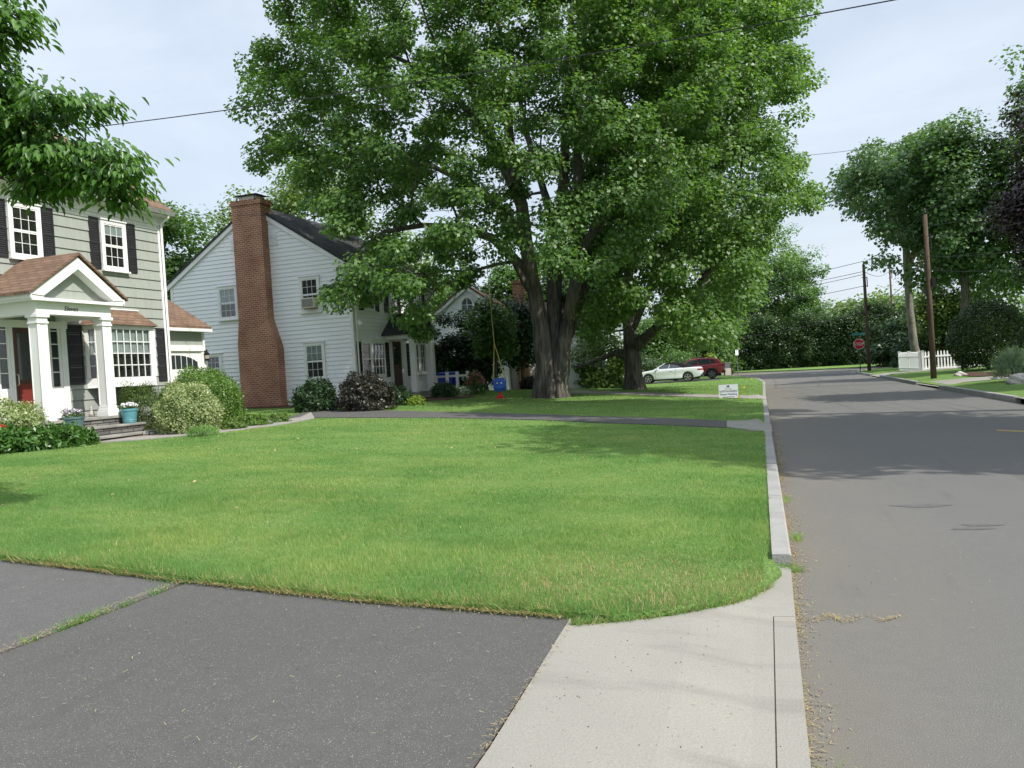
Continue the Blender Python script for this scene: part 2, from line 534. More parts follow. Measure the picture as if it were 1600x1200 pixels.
class Face:
    """a wall plane in a thing's own coordinates: s runs along t, z up, d out along n"""
    def __init__(s, o, t, n):
        s.o = np.array(o, float); s.t = np.array(t, float); s.n = np.array(n, float)

    def p(s, a, z, d=0.0):
        return s.o + s.t * a + s.n * d + np.array([0, 0, z])

    def box(s, mb, a0, a1, z0, z1, d0, d1):
        mb.hexa([s.p(a0, z0, d0), s.p(a1, z0, d0), s.p(a1, z0, d1), s.p(a0, z0, d1),
                 s.p(a0, z1, d0), s.p(a1, z1, d0), s.p(a1, z1, d1), s.p(a0, z1, d1)])

    def poly(s, mb, pts, d0, d1):
        mb.prism([s.p(a, z, d0) for a, z in pts], s.n * (d1 - d0))


def siding(face, mb, ext, z0, z1, exp, th=.016):
    """lapped boards; ext(z) gives the wall's left and right ends"""
    z = z0
    while z < z1 - 1e-4:
        zz = min(z + exp, z1)
        a0, b0 = ext(z + 1e-3); a1, b1 = ext(zz - 1e-3)
        if b1 - a1 < .02:
            m = (a1 + b1) / 2; a1, b1 = m - .01, m + .01
        lo = [face.p(a0, z, 0), face.p(b0, z, 0), face.p(b0, z, th), face.p(a0, z, th)]
        hi = [face.p(a1, zz, 0), face.p(b1, zz, 0), face.p(b1, zz, .003), face.p(a1, zz, .003)]
        mb.hexa(lo + hi)
        z = zz


def wall_shell(mb, x0, x1, y0, y1, z0, z1):
    mb.box(x0, x1, y0, y1, z0, z1)


def window(face, parent, a0, a1, z0, z1, cols=3, rows=2, case=.09, double=True, blind=0.0, thick=.075, name='window', sill=True, mun=.013):
    """casing + dark panel painted as the unlit room behind, sash bars and panes as sub-parts; (a0..a1, z0..z1) includes the casing"""
    mb = MB()
    face.box(mb, a0, a0 + case, z0, z1, .0, thick); face.box(mb, a1 - case, a1, z0, z1, .0, thick)
    face.box(mb, a0 + case, a1 - case, z1 - case, z1, .0, thick); face.box(mb, a0 + case, a1 - case, z0, z0 + case * .8, .0, thick)
    if sill:
        face.box(mb, a0 - .03, a1 + .03, z0 - .045, z0 - .001, .0, thick + .05)
        face.box(mb, a0 - .02, a1 + .02, z1 + .001, z1 + .035, .0, thick + .03)
    mb.cur = 1
    b0, b1, y0, y1 = a0 + case, a1 - case, z0 + case * .8, z1 - case
    face.box(mb, b0, b1, y0, y1, .0305, .0325)
    w = mb.build(name, [M['white'], M['dark']], parent)
    sb = MB()
    halves = [(y0, (y0 + y1) / 2), ((y0 + y1) / 2, y1)] if double else [(y0, y1)]
    for i, (h0, h1) in enumerate(halves):
        dd = .054 if i == 0 else .062
        st = .035
        face.box(sb, b0, b0 + st, h0, h1, dd - .012, dd); face.box(sb, b1 - st, b1, h0, h1, dd - .012, dd)
        face.box(sb, b0 + st, b1 - st, h0, h0 + st, dd - .012, dd); face.box(sb, b0 + st, b1 - st, h1 - st, h1, dd - .012, dd)
        for c in range(1, cols):
            x = b0 + st + (b1 - b0 - 2 * st) * c / cols
            face.box(sb, x - mun / 2, x + mun / 2, h0 + st, h1 - st, dd - .010, dd - .001)
        for r in range(1, rows):
            zz = h0 + st + (h1 - h0 - 2 * st) * r / rows
            face.box(sb, b0 + st, b1 - st, zz - mun / 2, zz + mun / 2, dd - .009, dd - .002)
    sb.build('sash', M['white'], w)
    pb = MB(); face.box(pb, b0, b1, y0, y1, .040, .0425); pb.build('pane', M['glass'], w)
    if blind:
        bb = MB(); h = (y1 - y0) * blind
        k = 1
        for i in range(k):
            face.box(bb, b0 + .01, b1 - .01, y1 - h + h * i / k, y1 - h + h * (i + .92) / k, .0335, .0385)
        bb.build('blind', M['blind'], w)
    return w


def shutter(face, parent, a0, a1, z0, z1):
    mb = MB(); fr = .045
    face.box(mb, a0, a0 + fr, z0, z1, .018, .05); face.box(mb, a1 - fr, a1, z0, z1, .018, .05)
    zm = (z0 + z1) / 2
    for zz in (z0, zm - fr / 2, z1 - fr):
        face.box(mb, a0 + fr, a1 - fr, zz, zz + fr, .018, .049)
    face.box(mb, a0 + fr, a1 - fr, z0 + fr, z1 - fr, .018, .024)
    for (l0, l1) in ((z0 + fr, zm - fr / 2), (zm + fr / 2, z1 - fr)):
        k = int((l1 - l0) / .05)
        for i in range(k):
            q0 = l0 + (l1 - l0) * i / k; q1 = l0 + (l1 - l0) * (i + .9) / k
            mb.hexa([face.p(a0 + fr, q0, .026), face.p(a1 - fr, q0, .026), face.p(a1 - fr, q0, .046), face.p(a0 + fr, q0, .046),
                     face.p(a0 + fr, q1, .024), face.p(a1 - fr, q1, .024), face.p(a1 - fr, q1, .029), face.p(a0 + fr, q1, .029)])
    return mb.build('shutter', M['shutter'], parent)


def txt(body, size, face, a, z, d, mat, parent, name='lettering', shear=0.0, align='CENTER', ext=.003):
    cu = bpy.data.curves.new(name, 'FONT')
    cu.body = body; cu.size = size; cu.extrude = ext; cu.align_x = align; cu.shear = shear
    cu.resolution_u = 3
    cu.materials.append(mat)
    tmp = bpy.data.objects.new(name, cu)
    me = bpy.data.meshes.new_from_object(tmp)
    bpy.data.objects.remove(tmp)
    o = bpy.data.objects.new(name, me)
    COL.objects.link(o)
    p = face.p(a, z, d)
    m = Matrix.Identity(4)
    for i in range(3):
        m[i][0] = face.t[i]; m[i][1] = (0, 0, 1)[i]; m[i][2] = face.n[i]; m[i][3] = p[i]
    o.parent = parent
    o.matrix_local = m
    return o


# ------------------------------------------------------------------ leaves
def unit(v):
    return v / (np.linalg.norm(v, axis=-1, keepdims=True) + 1e-9)


def leaves(name, P, N, T, L, W, mat, parent, oval=False, fold=.12):
    n = len(P)
    N = unit(N); T = unit(T - N * np.sum(T * N, 1, keepdims=True))
    S = np.cross(N, T)
    L = np.broadcast_to(np.asarray(L, float), (n,))[:, None]; W = np.broadcast_to(np.asarray(W, float), (n,))[:, None]
    if not oval:
        V = np.stack([P, P + T * L * .55 + S * W * .5 + N * L * fold, P + T * L, P + T * L * .45 - S * W * .5 + N * L * fold], 1)
        Fq = np.arange(n * 4).reshape(n, 4)
        return npmesh(name, V.reshape(-1, 3), Fq, mat, parent)
    up = N * L * fold
    V = np.stack([P, P + T * L * .35 + S * W * .5 + up, P + T * L * .72 + S * W * .34 + up * .6 - N * L * .05, P + T * L - N * L * .18,
                  P + T * L * .72 - S * W * .34 + up * .6 - N * L * .05, P + T * L * .35 - S * W * .5 + up], 1)
    b = np.arange(n)[:, None] * 6
    Fq = np.concatenate([b + np.array([[0, 3, 2, 1]]), b + np.array([[0, 5, 4, 3]])], 0)
    return npmesh(name, V.reshape(-1, 3), Fq, mat, parent)


def clump_leaves(C, A, R, per, flat=.6, droop=.3, g=rng):
    """leaf points, normals and directions for leaf clumps with centres C, outward axes A, radii R"""
    n = len(C)
    idx = np.repeat(np.arange(n), per)
    d = unit(g.normal(size=(len(idx), 3)))
    r = g.random(len(idx)) ** .45
    off = d * r[:, None] * R[idx][:, None]
    off[:, 2] *= flat
    P = C[idx] + off
    out = unit(off * np.array([1, 1, 1.6]) + A[idx] * R[idx][:, None] * .5)
    N = unit(out * .6 + np.array([0, 0, .65]) + g.normal(size=P.shape) * .42)
    T = out * np.array([1, 1, .3]) + g.normal(size=P.shape) * .5 + np.array([0, 0, -droop])
    return P, N, T


def grow(trunk, targets, seg=.9, bend=.25, g=rng, lowz=2.0):
    """trunk: list of chains of (point, radius); joins every target to the nearest limb. Returns nodes, parents, given radii"""
    pts = []; par = []; rad = []; dist = []
    for ch in trunk:
        last = -1
        for i, (p, r) in enumerate(ch):
            p = np.array(p, float)
            if i == 0 and pts:
                last = int(np.argmin(np.linalg.norm(np.array(pts) - p, axis=1)))
            pts.append(p); par.append(last); rad.append(r)
            dist.append(0 if last < 0 else dist[last] + np.linalg.norm(p - pts[last]))
            last = len(pts) - 1
    base = pts[0]
    order = np.argsort(np.linalg.norm((np.array(targets) - base) * np.array([1, 1, .6]), axis=1))
    ends = []
    for ti in order:
        t = np.array(targets[ti])
        A = np.array(pts)
        dv = t - A; dd = np.linalg.norm(dv, axis=1)
        cost = dd + .22 * np.array(dist) + np.where(dv[:, 2] < -.3, -dv[:, 2] * .6, 0) + np.where(dd < .2, 50, 0)
        low = A[:, 2] < base[2] + lowz
        cost = cost + low * 14
        j = int(np.argmin(cost))
        k = max(1, int(dd[j] / seg))
        last = j
        p0 = pts[j]
        side = g.normal(size=3) * bend
        for q in range(1, k + 1):
            f = q / k
            p = p0 + (t - p0) * f + (side * math.sin(f * math.pi) + np.array([0, 0, .35]) * math.sin(f * math.pi)) * min(1, dd[j] * .25)
            pts.append(p); par.append(last); rad.append(None); dist.append(dist[last] + np.linalg.norm(p - pts[last]))
            last = len(pts) - 1
        ends.append(last)
    n = len(pts)
    R = np.zeros(n)
    acc = np.zeros(n)
    for i in range(n - 1, -1, -1):
        r = acc[i] ** (1 / 2.35) if acc[i] > 0 else .014
        R[i] = rad[i] if rad[i] else min(r, .26)
        if par[i] >= 0 and rad[i] is None:
            acc[par[i]] += R[i] ** 2.35
    return pts, par, R


def limbs(pts, par, R, mat, parent, name='trunk', n=7, minr=0.0, big=12):
    ch = {}
    for i, p in enumerate(par):
        if p >= 0:
            ch.setdefault(p, []).append(i)
    mb = MB()
    heads = [i for i, p in enumerate(par) if p < 0]
    while heads:
        h = heads.pop()
        path = []; rr = []
        if par[h] >= 0:
            path.append(pts[par[h]]); rr.append(min(R[par[h]], R[h] * 1.25))
        c = h
        while True:
            path.append(pts[c]); rr.append(R[c])
            k = sorted(ch.get(c, []), key=lambda q: -R[q])
            if not k:
                break
            heads += k[1:]
            c = k[0]
        if len(path) > 1 and max(rr) > minr:
            mb.tube(path, rr, n=big if rr[0] > .2 else (n if rr[0] > .05 else 5), jit=.06 if rr[0] > .15 else 0)
    return mb.build(name, mat, parent, smooth=True)


def in_poly(px, py, poly):
    c = np.zeros(len(px), bool)
    x = np.array([p[0] for p in poly]); y = np.array([p[1] for p in poly])
    j = len(poly) - 1
    for i in range(len(poly)):
        hit = ((y[i] > py) != (y[j] > py)) & (px < (x[j] - x[i]) * (py - y[i]) / (y[j] - y[i] + 1e-12) + x[i])
        c ^= hit; j = i
    return c


def crown_from_outline(poly, dc, thick, n, holes=(), shell=.6, g=rng, minsep=0.0, cx=None, inset=0):
    """clump centres filling a crown: outline as seen from the photo, dc its distance, thick its half depth in metres"""
    if inset:
        mx = sum(p[0] for p in poly) / len(poly); my = sum(p[1] for p in poly) / len(poly)
        poly = [(mx + (a - mx) * (1 - inset / math.hypot(a - mx, b - my)), my + (b - my) * (1 - inset / math.hypot(a - mx, b - my))) for a, b in poly]
    xs = [p[0] for p in poly]; ys = [p[1] for p in poly]
    x0, x1, y0, y1 = min(xs), max(xs), min(ys), max(ys)
    cx = cx or (x0 + x1) / 2
    out = []
    tries = 0
    while len(out) < n and tries < 60:
        tries += 1
        px = g.uniform(x0, x1, 4000); py = g.uniform(y0, y1, 4000)
        ok = in_poly(px, py, poly)
        for hx, hy, hr in holes:
            ok &= (px - hx) ** 2 + (py - hy) ** 2 > hr * hr
        w = max(cx - x0, x1 - cx)
        th = thick * np.sqrt(np.maximum(.06, 1 - ((px - cx) / (w * 1.02)) ** 2))
        u = g.uniform(-1, 1, 4000)
        sh = g.random(4000) < shell
        u = np.where(sh, np.sign(u) * (1 - .35 * g.random(4000)), u)
        dd = dc + u * th
        for a, b, c in zip(px[ok], py[ok], dd[ok]):
            p = CAM + ray(a, b) * c
            if minsep and out:
                if np.min(np.linalg.norm(np.array(out) - p, axis=1)) < minsep:
                    continue
            out.append(p)
            if len(out) >= n:
                break
    return np.array(out)


def tree(name, label, base, chains, C, R, per, leafL, mat, bark, cat='tree', group=None, flat=.6, droop=.3, axis_c=None, W=.85, minr=.012, oval=False, twig=1, lowz=2.0):
    t = thing(name, label, cat, base, group=group)
    b = np.array(base, float)
    C = C - b
    ch = [[(np.array(p) - b, r) for p, r in c] for c in chains]
    pts, par, RR = grow(ch, list(C)[::twig], lowz=lowz)
    limbs(pts, par, RR, bark, t, minr=minr)
    ctr = C.mean(0) if axis_c is None else np.array(axis_c) - b
    A = unit((C - ctr) * np.array([1, 1, 1.2]))
    P, N, T = clump_leaves(C, A, R if hasattr(R, '__len__') else np.full(len(C), R) * rng.uniform(.75, 1.3, len(C)), per, flat, droop)
    L = leafL * rng.uniform(.7, 1.25, len(P))
    leaves('crown', P, N, T, L, L * W, mat, t, oval=oval)
    return t


def ball_tree(name, label, base, h, rx, rz, n, per, leafL, mat, bark, cz=None, cr=.9, tr=.2, group=None, lean=(0, 0), flat=.7, ry=None, cone=0.0, low=.25, cat='tree'):
    """a tree with an uneven egg-shaped crown"""
    base = np.array(base, float); cz = cz if cz else h - rz
    d = unit(rng.normal(size=(n, 3)))
    rr = rng.uniform(.35, 1.0, n) ** .5
    lob = 1 + .22 * np.sin(d[:, 0] * 5 + base[0]) * np.sin(d[:, 1] * 4 + base[1]) + .15 * np.sin(d[:, 2] * 7 + base[0] * 2)
    off = d * (rr * lob)[:, None] * np.array([rx, ry or rx, rz])
    if cone:
        off[:, :2] *= (1 - cone * (off[:, 2:3] / rz * .5 + .5))
    C = base + np.array([lean[0], lean[1], cz]) + off
    top = base + np.array([lean[0], lean[1], cz + rz * .5])
    chain = [(base, tr * 1.25), (base + np.array([lean[0] * .15, lean[1] * .15, h * .08]), tr), (base + (top - base) * .45 + rng.normal(size=3) * .1, tr * .75), (top, tr * .25)]
    return tree(name, label, base, [chain], C, cr, per, leafL, mat, bark, group=group, flat=flat, minr=.03, twig=2, cat=cat)


def shrub(name, label, base, rx, ry, h, n, leafL, mat, cat='shrub', group=None, W=.7, up=.0, bark=None, rough=.12, bottom=.0, W2=None, power=2.0, mound=False, spiky=0.0, low=-.35):
    """a bush: leaves all through a rounded body, on a few stems"""
    t = thing(name, label, cat, base, group=group)
    d = unit(rng.normal(size=(n * 2, 3)))
    d = d[d[:, 2] > low][:n]
    n = len(d)
    k1, k2, k3 = rng.uniform(0, 6, 3)
    lob = 1 + rough * (np.sin(d[:, 0] * 6 + k1) * np.sin(d[:, 1] * 6 + k2) + .7 * np.sin(d[:, 2] * 9 + k3 + d[:, 0] * 5)) + rng.normal(size=n) * rough * .35
    r = rng.uniform(.62, 1.0, n) ** .6
    cz = h * (-low) / (1 - low)
    P = d * (r * lob)[:, None] * np.array([rx, ry, h - cz]) + np.array([0, 0, cz])
    P[:, 2] = np.maximum(P[:, 2], .02)
    N = unit(d * .7 + rng.normal(size=P.shape) * .55 + np.array([0, 0, .25]))
    T = d + rng.normal(size=P.shape) * .6 + np.array([0, 0, up])
    L = leafL * rng.uniform(.7, 1.3, n)
    leaves('foliage', P, N, T, L, L * W, mat, t)
    mb = MB()
    for i in range(7):
        a = rng.uniform(0, 6.28); e = rng.uniform(.3, .75)
        mb.tube([(0.05 * math.cos(a), .05 * math.sin(a), -.05), (rx * e * .5 * math.cos(a), ry * e * .5 * math.sin(a), h * .35), (rx * e * math.cos(a), ry * e * math.sin(a), h * .75)], [.03, .022, .008], n=5)
    mb.build('stems', bark or M['bark_dark'], t)
    return t


# ------------------------------------------------------------------ ground sheets
def densify(poly, s):
    out = []
    for i in range(len(poly)):
        a = np.array(poly[i], float); b = np.array(poly[(i + 1) % len(poly)], float)
        k = max(1, int(np.linalg.norm(b - a) / s))
        for q in range(k):
            out.append(tuple(a + (b - a) * q / k))
    return out


def drape(name, poly, off, mat, s=1.0, zf=None, parent=None, skirt=0.0):
    zf = zf or zt
    pl = densify(poly, s)
    xs = [p[0] for p in pl]; ys = [p[1] for p in pl]
    gx, gy = np.meshgrid(np.arange(min(xs), max(xs), s), np.arange(min(ys), max(ys), s))
    gx = gx.ravel() + .013; gy = gy.ravel() + .017
    ins = in_poly(gx, gy, pl)
    pts = [Vector(p) for p in pl] + [Vector((a, b)) for a, b in zip(gx[ins], gy[ins])]
    r = delaunay_2d_cdt(pts, [], [list(range(len(pl)))], 1, 1e-4)
    V = np.array([(v.x, v.y) for v in r[0]])
    Z = zf(V[:, 0], V[:, 1]) + off
    verts = [(a, b, c) for (a, b), c in zip(V, Z)]
    faces = [tuple(f) for f in r[2]]
    if skirt:
        n0 = len(verts)
        for (a, b) in pl:
            zz = float(zf(a, b)) + off
            verts += [(a, b, zz), (a, b, zz - skirt)]
        m = len(pl)
        for i in range(m):
            j = (i + 1) % m
            faces.append((n0 + 2 * i, n0 + 2 * j, n0 + 2 * j + 1, n0 + 2 * i + 1))
    me = bpy.data.meshes.new(name)
    me.from_pydata(verts, [], faces)
    me.materials.append(mat)
    me.polygons.foreach_set('use_smooth', [not skirt] * len(me.polygons))
    o = bpy.data.objects.new(name, me); COL.objects.link(o)
    if parent:
        o.parent = parent
    return o


flat0 = lambda x, y: np.zeros_like(np.asarray(x, float))

# big sheet out to the horizon
g = MB(); g.add([(-900, -300, -.12), (900, -300, -.12), (900, 1500, -.12), (-900, 1500, -.12)], [(0, 1, 2, 3)])
struct(g.build('ground', M['farground']))

# road: this street, the bend at the far end and the cross street
ROAD = [(.05, -8), (6.15, -8), (6.0, 24), (5.75, 50), (5.6, 60), (6.0, 64), (8.0, 68.5), (14, 71), (40, 73), (40, 80), (8, 79),
        (2.5, 81), (-3, 88), (-12, 103), (-40, 150), (-46, 146), (-20, 104), (-8.2, 88), (-3.6, 76), (-1.6, 66), (-.55, 57), (-.25, 50), (-.05, 22), (.0, 14), (.06, 6.5)]
struct(drape('road', ROAD, .0, M['road'], 6.0, flat0))

mk = GP((1557, 672), (1600, 673.5), (1640, 674)) + GP((1640, 676), (1600, 675.3), (1557, 673.6))
struct(drape('road_marking', mk, .004, pm('yellow_line', (.42, .30, .05), (.30, .25, .12), 30, .8), .4, flat0))

for k_, (sx_, sy_) in enumerate(((1440, 791), (1532, 821), (1515, 827))):
    c_ = G(sx_, sy_); st_ = [(c_[0] + (.26 if k_ == 0 else .16) * math.cos(a_) * (1 + .3 * math.sin(3 * a_ + k_)), c_[1] + (.09 if k_ == 0 else .05) * math.sin(a_)) for a_ in np.linspace(0, 5.9, 14)]
    struct(drape('road_stain', st_, .003, M['stain'], .1, flat0))

ARC = GP((1222, 906), (1203, 925), (1170, 942), (1140, 952), (1050, 970), (960, 981), (893, 986))
APR_IN = (-1.22, 4.80)
EDGE = [APR_IN, (-2.6, 4.88), (-4.2, 5.08), (-6.3, 5.36), (-10, 6.0), (-16, 7.2), (-40, 11)]
LAWN = [(-.045, 6.47)] + ARC[:-1] + EDGE + [(-60, 14), (-60, 130), (-30, 130), (-20.3, 104), (-8.5, 88), (-3.9, 76), (-1.9, 66), (-.72, 57), (-.38, 50), (-.255, 30), (-.15, 18), (-.10, 12)]
LAWN = [(a, b) for a, b in LAWN]
struct(drape('lawn', LAWN, .065, M['turf'], .7, skirt=.14))

# driveway in the foreground: newer and older asphalt with a weedy joint between them
struct(drape('driveway', [(-1.115, -8), (-1.165, 3.1), APR_IN, (-2.6, 4.88), (-4.16, 5.075), (-4.20, 3.5), (-4.26, -8)], .02, M['drive'], .7))
od = struct(drape('driveway_older_half', [(-4.285, -8), (-4.225, 3.5), (-4.19, 5.08), (-6.3, 5.36), (-10, 6.0), (-16, 7.2), (-40, 11), (-40, -8)], .016, M['drive_old'], .7))
struct(drape('driveway_bed', [(.04, -8), (.04, 5.3), (-1.1, 5.0), (-4.2, 5.2), (-12, 6.6), (-12, -8)], .006, M['mulch'], .35))
struct(drape('joint_filler', [(-.068, -8), (-.046, -8), (-.046, 5.24), (-.068, 5.24)], .024, M['jointsoil'], .5))

struct(drape('joint_filler', [(-4.15, 5.07), (-4.19, 3.5), (-4.25, -8), (-4.295, -8), (-4.235, 3.5), (-4.195, 5.07)], .013, M['jointsoil'], .3))

# concrete apron: slab and flush kerb strip with a joint
struct(drape('driveway_apron', [(-.06, -8), (-.06, 5.24), (-.055, 5.246), (.07, 5.25), (.075, 6.46), (-.06, 6.47)] + ARC + [(-1.215, 4.79), (-1.15, 3.1), (-1.10, -8)],
             .030, M['concrete'], .35, skirt=.05))
struct(drape('apron_kerb_strip', [(-.053, -8), (.065, -8), (.07, 5.243), (-.053, 5.238)], .030, M['concrete'], .5, skirt=.05))


def kerb_run(mb, pts, w, h, inward, joint=2.4):
    """kerb stones along a line; inward is the side the grass lies on (-1 left, +1 right)"""
    for i in range(len(pts) - 1):
        a = np.array(pts[i], float); b = np.array(pts[i + 1], float)
        L = np.linalg.norm(b - a); k = max(1, int(round(L / joint)))
        d = (b - a) / L; nrm = np.array([-d[1], d[0]]) * (1 if inward < 0 else -1)
        for q in range(k):
            p0 = a + d * (L * q / k + .004); p1 = a + d * (L * (q + 1) / k - .004)
            hh = h + random.uniform(-.004, .004); bt = .02
            prof = [(0, -.1), (0.0, hh - .015), (.015, hh), (w, hh), (w, -.1)]
            v0 = [(*(p0 + nrm * u), z) for u, z in prof]; v1 = [(*(p1 + nrm * u), z) for u, z in prof]
            n = len(prof)
            mb.add(v0 + v1, [tuple(range(n)), tuple(range(n, 2 * n))] + [(j, (j + 1) % n, n + (j + 1) % n, n + j) for j in range(n)])


kb = MB()
kerb_run(kb, [(.085, 6.5), (.035, 12), (-.02, 17.4)], .14, .12, -1)
kerb_run(kb, [(-.03, 19.4), (-.13, 30.0)], .14, .10, -1)
kerb_run(kb, [(-.15, 32.1), (-.25, 50), (-.55, 57), (-1.6, 66)], .14, .10, -1)
struct(kb.build('kerb', M['kerbstone']))
kb = MB()
kerb_run(kb, [(6.02, 24.3), (5.86, 33.4)], .15, .15, 1)
kerb_run(kb, [(5.83, 38.0), (5.76, 49.3)], .15, .14, 1)
kerb_run(kb, [(5.75, 53.5), (5.62, 60), (6.02, 64), (8.0, 68.4), (14, 70.9)], .15, .12, 1)
kerb_run(kb, [(6.1, -8), (6.1, 20.5)], .15, .14, 1)
struct(kb.build('kerb', M['kerbstone']))

# right-hand lawn, drive aprons and the verge beyond the cross street
RL = [(6.17, -8), (6.0, 33.5), (5.9, 50), (5.77, 60), (6.15, 63.9), (8.1, 68.2), (14, 70.7), (60, 74), (60, -8)]
struct(drape('lawn', RL, .03, M['turf'], 1.2))
for poly in ([(5.9, 33.5), (5.83, 37.9), (6.6, 37.4), (9, 37.0), (16, 37.2), (16, 34.6), (9, 34.4), (6.9, 34.2)],
             [(5.75, 49.4), (5.74, 53.4), (7.2, 52.6), (12, 52.8), (12, 50.6), (7.2, 50.4)],
             [(6.05, 20.6), (6.03, 24.2), (7.6, 23.4), (16, 23.4), (16, 21), (7.6, 21)]):
    struct(drape('driveway_apron', poly, .045, M['concrete'], .8))
VERGE = [(40, 80), (8, 79), (2.5, 81), (-3, 88), (-12, 103), (-40, 150), (-60, 190), (60, 190), (60, 80)]
struct(drape('far_verge', VERGE, .09, M['turf'], 5, flat0, skirt=.1))

# neighbour's asphalt drive and its concrete apron, the second walk and the stone walk
DRIVE2 = GP((485, 644), (620, 646), (850, 652), (1000, 657), (1135, 663)) + GP((1135, 674), (1000, 668), (850, 661), (620, 657), (480, 657), (430, 664))
DRIVE2 += [tuple(np.array(DRIVE2[0]) + (-2.2, -.4))]
DRIVE2 = DRIVE2[:-1]
struct(drape('neighbour_driveway', DRIVE2, .085, M['drive'], .7, skirt=.06))
APR2 = GP((1136, 663), (1165, 663), (1185, 660)) + [(-.17, 19.5), (-.02, 19.4), (-.0, 17.42), (-.17, 17.4)] + GP((1175, 679), (1136, 673))
struct(drape('driveway_apron', APR2, .088, M['concrete'], .5, skirt=.08))
WALK2 = GP((862, 612), (940, 614), (1020, 616.5), (1110, 620), (1165, 621), (1185, 620)) + [(-.2, 32.1), (-.14, 32.0), (-.13, 30.1), (-.2, 30.1)] + GP((1160, 626), (1100, 624), (1020, 621), (930, 618), (862, 616))
struct(drape('path', WALK2, .085, M['walk'], .7, skirt=.05))
WALK1 = GP((0, 700), (135, 691), (215, 687), (330, 675), (420, 665), (470, 656), (486, 648)) + GP((492, 658), (440, 668), (350, 680), (240, 691), (140, 698), (0, 708))
struct(drape('path', WALK1, .09, M['walk'], .6, skirt=.05))
BED1 = GP((205, 690), (330, 676), (420, 666), (455, 658), (440, 646), (380, 642)) + [(-17.2, 24.5), (-17.2, 15.5)]
BED1 = GP((212, 688), (330, 675.5), (420, 665.5), (440, 660), (430, 655)) + [(-17.0, 21.6), (-17.0, 16.6), (-15.4, 16.4)]
struct(drape('mulch_bed', BED1, .105, M['mulch'], .5, skirt=.06))
BED0 = [tuple(p) for p in GP((0, 698), (130, 690), (160, 684))] + [(-16.0, 15.0), (-16.5, 10), (-18, 10)]
BED2 = GP((455, 640), (530, 640), (600, 637), (660, 630), (700, 628), (745, 623)) + [(-15.3, 36.6), (-15.1, 30), (-15.1, 28.7), (-24, 28.7)]
struct(drape('mulch_bed', BED2, .09, M['mulch'], .6, skirt=.05))

# stone edging of the bed
eb = MB()
pe = GP((222, 686), (265, 682), (300, 678.5), (345, 674), (385, 669.5), (425, 665))
for i in range(len(pe) - 1):
    a = np.array(pe[i]); b = np.array(pe[i + 1]); k = 4
    for q in range(k):
        p = a + (b - a) * (q + .5) / k; h = .5 * np.linalg.norm(b - a) / k - .015
        dr = (b - a) / np.linalg.norm(b - a); nr = np.array([-dr[1], dr[0]])
        z = float(zt(p[0], p[1])) + .08; w = random.uniform(.07, .11); hh = random.uniform(.06, .1)
        c = [p - dr * h - nr * w, p + dr * h - nr * w, p + dr * h + nr * w, p - dr * h + nr * w]
        eb.hexa([(*u, z - .05) for u in c] + [(*(p + (u - p) * .88), z + hh) for u in c])
eo = eb.build('edging', M['kerbstone'], bevel=.012)
tag(eo, 'low row of pale edging stones along the front of the mulch bed', 'edging')

# ------------------------------------------------------------------ grass blades
NOGRASS = [DRIVE2, APR2, WALK2, WALK1, BED1, BED2, [(-17, 8), (-17, 22), (-26, 26), (-26, 8)], [(-15.3, 28.8), (-15.3, 37), (-24, 37), (-24, 28.8)]]


def blades(P, h, w, lean, name_g=rng):
    n = len(P)
    az = rng.uniform(0, 2 * math.pi, n)
    S = np.stack([np.cos(az), np.sin(az), np.zeros(n)], 1)
    la = rng.uniform(0, 2 * math.pi, n)
    T = np.stack([np.cos(la) * lean, np.sin(la) * lean, np.ones(n)], 1) * h[:, None]
    hw = (w * .5)[:, None]
    return np.stack([P - S * hw, P + S * hw, P + T + S * hw * .25, P + T - S * hw * .25], 1)


def scatter(x0, x1, y0, y1, dens):
    k = int((x1 - x0) * (y1 - y0) * dens)
    x = rng.uniform(x0, x1, k); y = rng.uniform(y0, y1, k)
    # only what the camera's surroundings can see: a wide wedge
    an = np.degrees(np.arctan2(-x, y))
    ok = in_poly(x, y, LAWN) & (an < 58) & (an > -8)
    for pl in NOGRASS:
        ok &= ~in_poly(x, y, pl)
    return x[ok], y[ok]


def lumpy(x, y, s, ph=0):
    return np.sin(x * s + ph + 1.7 * np.sin(y * s * .7 + ph)) * np.sin(y * s * 1.1 - ph + 1.3 * np.sin(x * s * .6))


